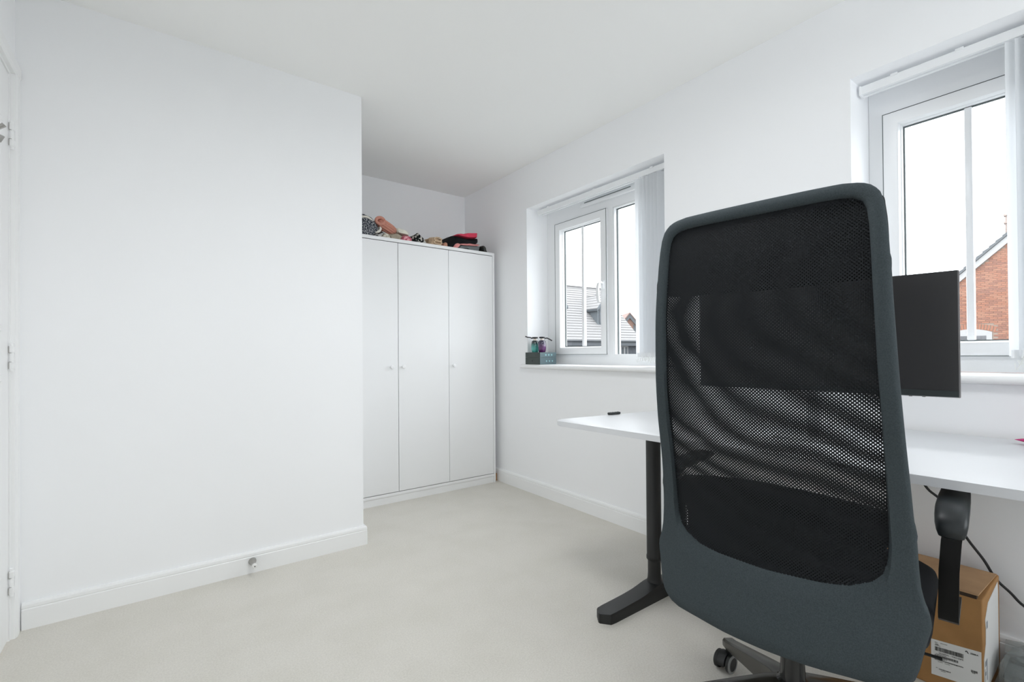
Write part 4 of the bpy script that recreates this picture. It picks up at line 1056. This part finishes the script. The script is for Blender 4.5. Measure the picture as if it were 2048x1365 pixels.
def dormer(ac):
    hw = .60; zb_, ze, zr = .96, 1.97, 2.70; sf = .90
    g = MB(); g.prism([HP(ac-hw, sf, zb_-.12), HP(ac+hw, sf, zb_-.12), HP(ac+hw, sf, ze), HP(ac, sf, zr-.08), HP(ac-hw, sf, ze)], -nO*1.5); dm = g.out('dormer', LEAD, h1)
    for sg in (-1, 1):
        o_ = hw+.16
        for k in range(5):
            f0, f1 = k/5, (k+1)/5
            p0 = (ac+sg*o_*(1-f0), ze-.14+(zr-ze+.14)*f0); p1 = (ac+sg*(o_*(1-f1)-.03), ze-.14+(zr-ze+.14)*f1+.02)
            g = MB(); g.prism([HP(p0[0], sf-.16, p0[1]+.05), HP(p0[0], sf-.16, p0[1]+.10), HP(p1[0], sf-.16, p1[1]+.07), HP(p1[0], sf-.16, p1[1]+.02)], -nO*2.0); g.out('slate_course', SLATE, dm)
        g = MB(); g.prism([HP(ac+sg*o_, sf-.19, ze-.20), HP(ac+sg*o_, sf-.19, ze-.05), HP(ac, sf-.19, zr+.03), HP(ac, sf-.19, zr-.16)], -nO*.04); g.out('bargeboard', LEAD, dm)
        g = MB(); g.prism([HP(ac+sg*(o_-.04), sf-.14, ze-.21), HP(ac+sg*o_, sf-.14, ze-.21), HP(ac+sg*o_, sf-.14, ze-.07), HP(ac+sg*(o_-.04), sf-.14, ze-.07)], -nO*1.25); g.out('soffit', FASC, dm)
    g = MB()
    for (p0, p1, q0, q1) in ((ac-.48, ac-.40, 1.02, 1.86), (ac+.40, ac+.48, 1.02, 1.86), (ac-.40, ac+.40, 1.78, 1.86), (ac-.40, ac+.40, 1.02, 1.12), (ac-.04, ac+.04, 1.12, 1.78)):
        g.prism([HP(p0, sf-.03, q0), HP(p1, sf-.03, q0), HP(p1, sf-.03, q1), HP(p0, sf-.03, q1)], -nO*.029)
    g.out('window_frame', FASC, dm)
    g = MB(); g.prism([HP(ac-.40, sf-.006, 1.12), HP(ac+.40, sf-.006, 1.12), HP(ac+.40, sf-.006, 1.78), HP(ac-.40, sf-.006, 1.78)], -nO*.005); g.out('pane', mat('pale_house_glass', (.12, .128, .136), .2), dm)
dormer(3.76); dormer(.06); dormer(-3.64)

# brick gable house seen through the right-hand window
BR = [mat('brick_%s' % n_, c, .9, noise_amt=.08, noise_scale=25) for n_, c in (('red', (.225, .104, .068)), ('orange', (.24, .120, .080)), ('dull', (.185, .090, .064)))]
MORT = mat('pale_mortar', (.21, .165, .135), .95); BARGE = mat('white_bargeboard', (.26, .26, .26), .5); GT = mat('grey_roof_tile', (.085, .091, .097), .8)
XG = 26.0
h2 = thing('brick_house', 'red brick gable house with white bargeboards outside the nearer window', 'house', (XG, 1.0, -2.75))
APEX = (1.0, 7.50); EAV = 3.02
def verge(y): return APEX[1]-.978*abs(y-APEX[0])
yE0, yE1 = APEX[0]-4.5, APEX[0]+4.5
WIN = (3.52, 4.72, .55, 1.72)
b = MB()
gp = [(XG+.012, yE0, -2.75), (XG+.012, yE1, -2.75), (XG+.012, yE1, verge(yE1)-.2), (XG+.012, APEX[0], APEX[1]-.2), (XG+.012, yE0, verge(yE0)-.2)]
b.prism(gp, (8, 0, 0)); b.out('wall', MORT, h2)
def unit_brick(l, h_, d_=.02):
    me = bpy.data.meshes.new('brick'); bm = bmesh.new(); bmesh.ops.create_cube(bm, size=1)
    for v in bm.verts: v.co = Vector((v.co.x*d_, v.co.y*l, v.co.z*h_))
    bm.to_mesh(me); bm.free(); return me
protos = []
for mt in BR:
    me = unit_brick(.215, .065); me.materials.append(mt); protos.append(me)
cand = []; zrow = -2.70; row = 0
rb = random.Random(3)
while zrow < APEX[1]:
    y = yE0+(.1125 if row % 2 else 0)
    while y < yE1:
        if zrow+.06 < verge(y)-.30 and not (WIN[0]-.12 < y < WIN[1]+.12 and WIN[2]-.1 < zrow < 2.03):
            cand.append((y, zrow))
        y += .225
    zrow += .075; row += 1
cand.sort(key=lambda c: (0 if (2.95 < c[0] < 4.65 and 1.05 < c[1] < 5.3) else 1, abs(c[0]-3.7)*2+abs(c[1]-3)))
near, rest = cand[:298], cand[298:]
for y, z in near:
    o = bpy.data.objects.new('brick', rb.choice(protos)); COL.objects.link(o); o.parent = h2
    o.location = (.009+rb.uniform(-.002, .002), y-1.0, z+2.75)
for q in range(3):
    b = MB()
    for y, z in rest[q::3]: b.box(XG-.001, XG+.0195, y-.1075, y+.1075, z-.0325, z+.0325)
    o = b.out('brickwork', BR[q], h2); o['kind'] = 'stuff'
# arch of soldier bricks over the window
yc = (WIN[0]+WIN[1])/2
me = unit_brick(.065, .22); me.materials.append(BR[0])
for k in range(17):
    f = (k-8)/8; y = yc+f*.68; z = 1.955-.13*f*f
    o = bpy.data.objects.new('arch_brick', me); COL.objects.link(o); o.parent = h2; o.location = (.006, y-1.0, z+2.75); o.rotation_euler = (f*.22, 0, 0)
    o.rotation_euler = (-f*.22, 0, 0)
g = MB(); top = [(WIN[1]-(WIN[1]-WIN[0])*k/10) for k in range(11)]
arc = [(y, 1.72+.13*(1-((y-yc)/.6)**2)) for y in top]
g.prism([(XG-.02, WIN[0], WIN[2]), (XG-.02, WIN[1], WIN[2])]+[(XG-.02, y, z) for y, z in arc], (.03, 0, 0)); f2 = g.out('window', BARGE, h2)
for y0_, y1_ in ((WIN[0]+.16, yc-.05), (yc+.05, WIN[1]-.16)):
    g = MB(); g.box(XG-.024, XG-.0205, y0_, y1_, WIN[2]+.1, 1.58); g.out('pane', mat('reflecting_glass', (.06, .062, .068), .15, noise_amt=.35, noise_scale=6), f2)
for sg in (-1, 1):
    ye = APEX[0]+sg*4.75
    g = MB(); g.prism([(XG-.10, ye, verge(ye)-.38), (XG-.10, ye, verge(ye)-.11), (XG-.10, APEX[0], APEX[1]-.11), (XG-.10, APEX[0], APEX[1]-.38)], (.10, 0, 0)); g.out('bargeboard', BARGE, h2)
    nt_ = 26
    for k in range(nt_):
        y0_ = APEX[0]+(ye-APEX[0])*k/nt_; y1_ = APEX[0]+(ye-APEX[0])*(k+1)/nt_
        g = MB(); g.prism([(XG-.16, y0_, verge(y0_)-.10), (XG-.16, y1_, verge(y1_)-.10), (XG-.16, y1_, verge(y1_)+.055), (XG-.16, y0_, verge(y0_)+.005)], (8.2, 0, 0)); g.out('roof_tile_course', GT, h2)
g = MB(); CB = mat('pale_pink_brick', (.29, .235, .212), .9, noise_amt=.1, noise_scale=20)
g.box(27.0, 27.65, 2.55, 3.235, 5.2, 6.35); cm = g.out('chimney', CB, h2)
for z in (6.05, 6.35):
    g = MB(); g.box(26.95, 27.70, 2.50, 3.285, z, z+.075); g.out('brick_band', CB, cm)
for k in range(15):
    g = MB(); g.box(26.992, 27.658, 2.542, 3.243, 5.22+.075*k, 5.28+.075*k); g.out('brick_course', CB, cm)
for yy in (2.75, 3.05):
    g = MB(); g.lathe((27.32, yy, 6.43), (0, 0, 1), [(.11, 0), (.10, .25), (.12, .30), (.09, .31)], 14); g.out('chimney_pot', mat('clay', (.17, .10, .07), .9), cm, True)

# far small gable behind the slate roof
h3 = thing('distant_house', 'distant house gable with dark bargeboards behind the slate roof', 'house', (35.9, 29.3, -2.75))
e3 = Vector((.801, -.5986, 0)); n3 = Vector((.5986, .801, 0)); A3 = Vector((35.92, 29.30, 4.72))
def P3(a, s, z): return A3+e3*a+n3*s+Vector((0, 0, z))
sl3 = 1.22
b = MB(); b.prism([P3(-3, 0, -3*sl3-.25), P3(0, 0, -.25), P3(3, 0, -3*sl3-.25), P3(3, 0, -7.47), P3(-3, 0, -7.47)], n3*9); b.out('wall', mat('dusty_brick', (.14, .078, .058), .9, noise_amt=.1, noise_scale=3), h3)
for sg in (-1, 1):
    g = MB(); g.prism([P3(sg*3.3, -.15, -3.3*sl3-.42), P3(sg*3.3, -.15, -3.3*sl3), P3(0, -.15, 0), P3(0, -.15, -.42)], n3*.14); g.out('bargeboard', mat('slate_bargeboard', (.06, .064, .07), .7), h3)
    g = MB(); g.prism([P3(sg*3.35, -.2, -3.3*sl3), P3(sg*3.35, -.2, -3.3*sl3+.12), P3(0, -.2, .14), P3(0, -.2, .01)], n3*9.4); g.out('roof_slope', mat('pink_roof', (.16, .105, .09), .9, noise_amt=.08, noise_scale=4), h3)
b = MB(); b.prism([P3(.35, -.03, -3.5), P3(1.5, -.03, -3.5), P3(1.5, -.03, -2.2), P3(.35, -.03, -1.0)], n3*.02); b.out('grey_gable_patch', mat('grey_patch', (.07, .075, .08), .9), h3)  # grey patch on the right half of the gable

for o in bpy.data.objects:
    if '_o' in o: del o['_o']
bpy.context.view_layer.update()
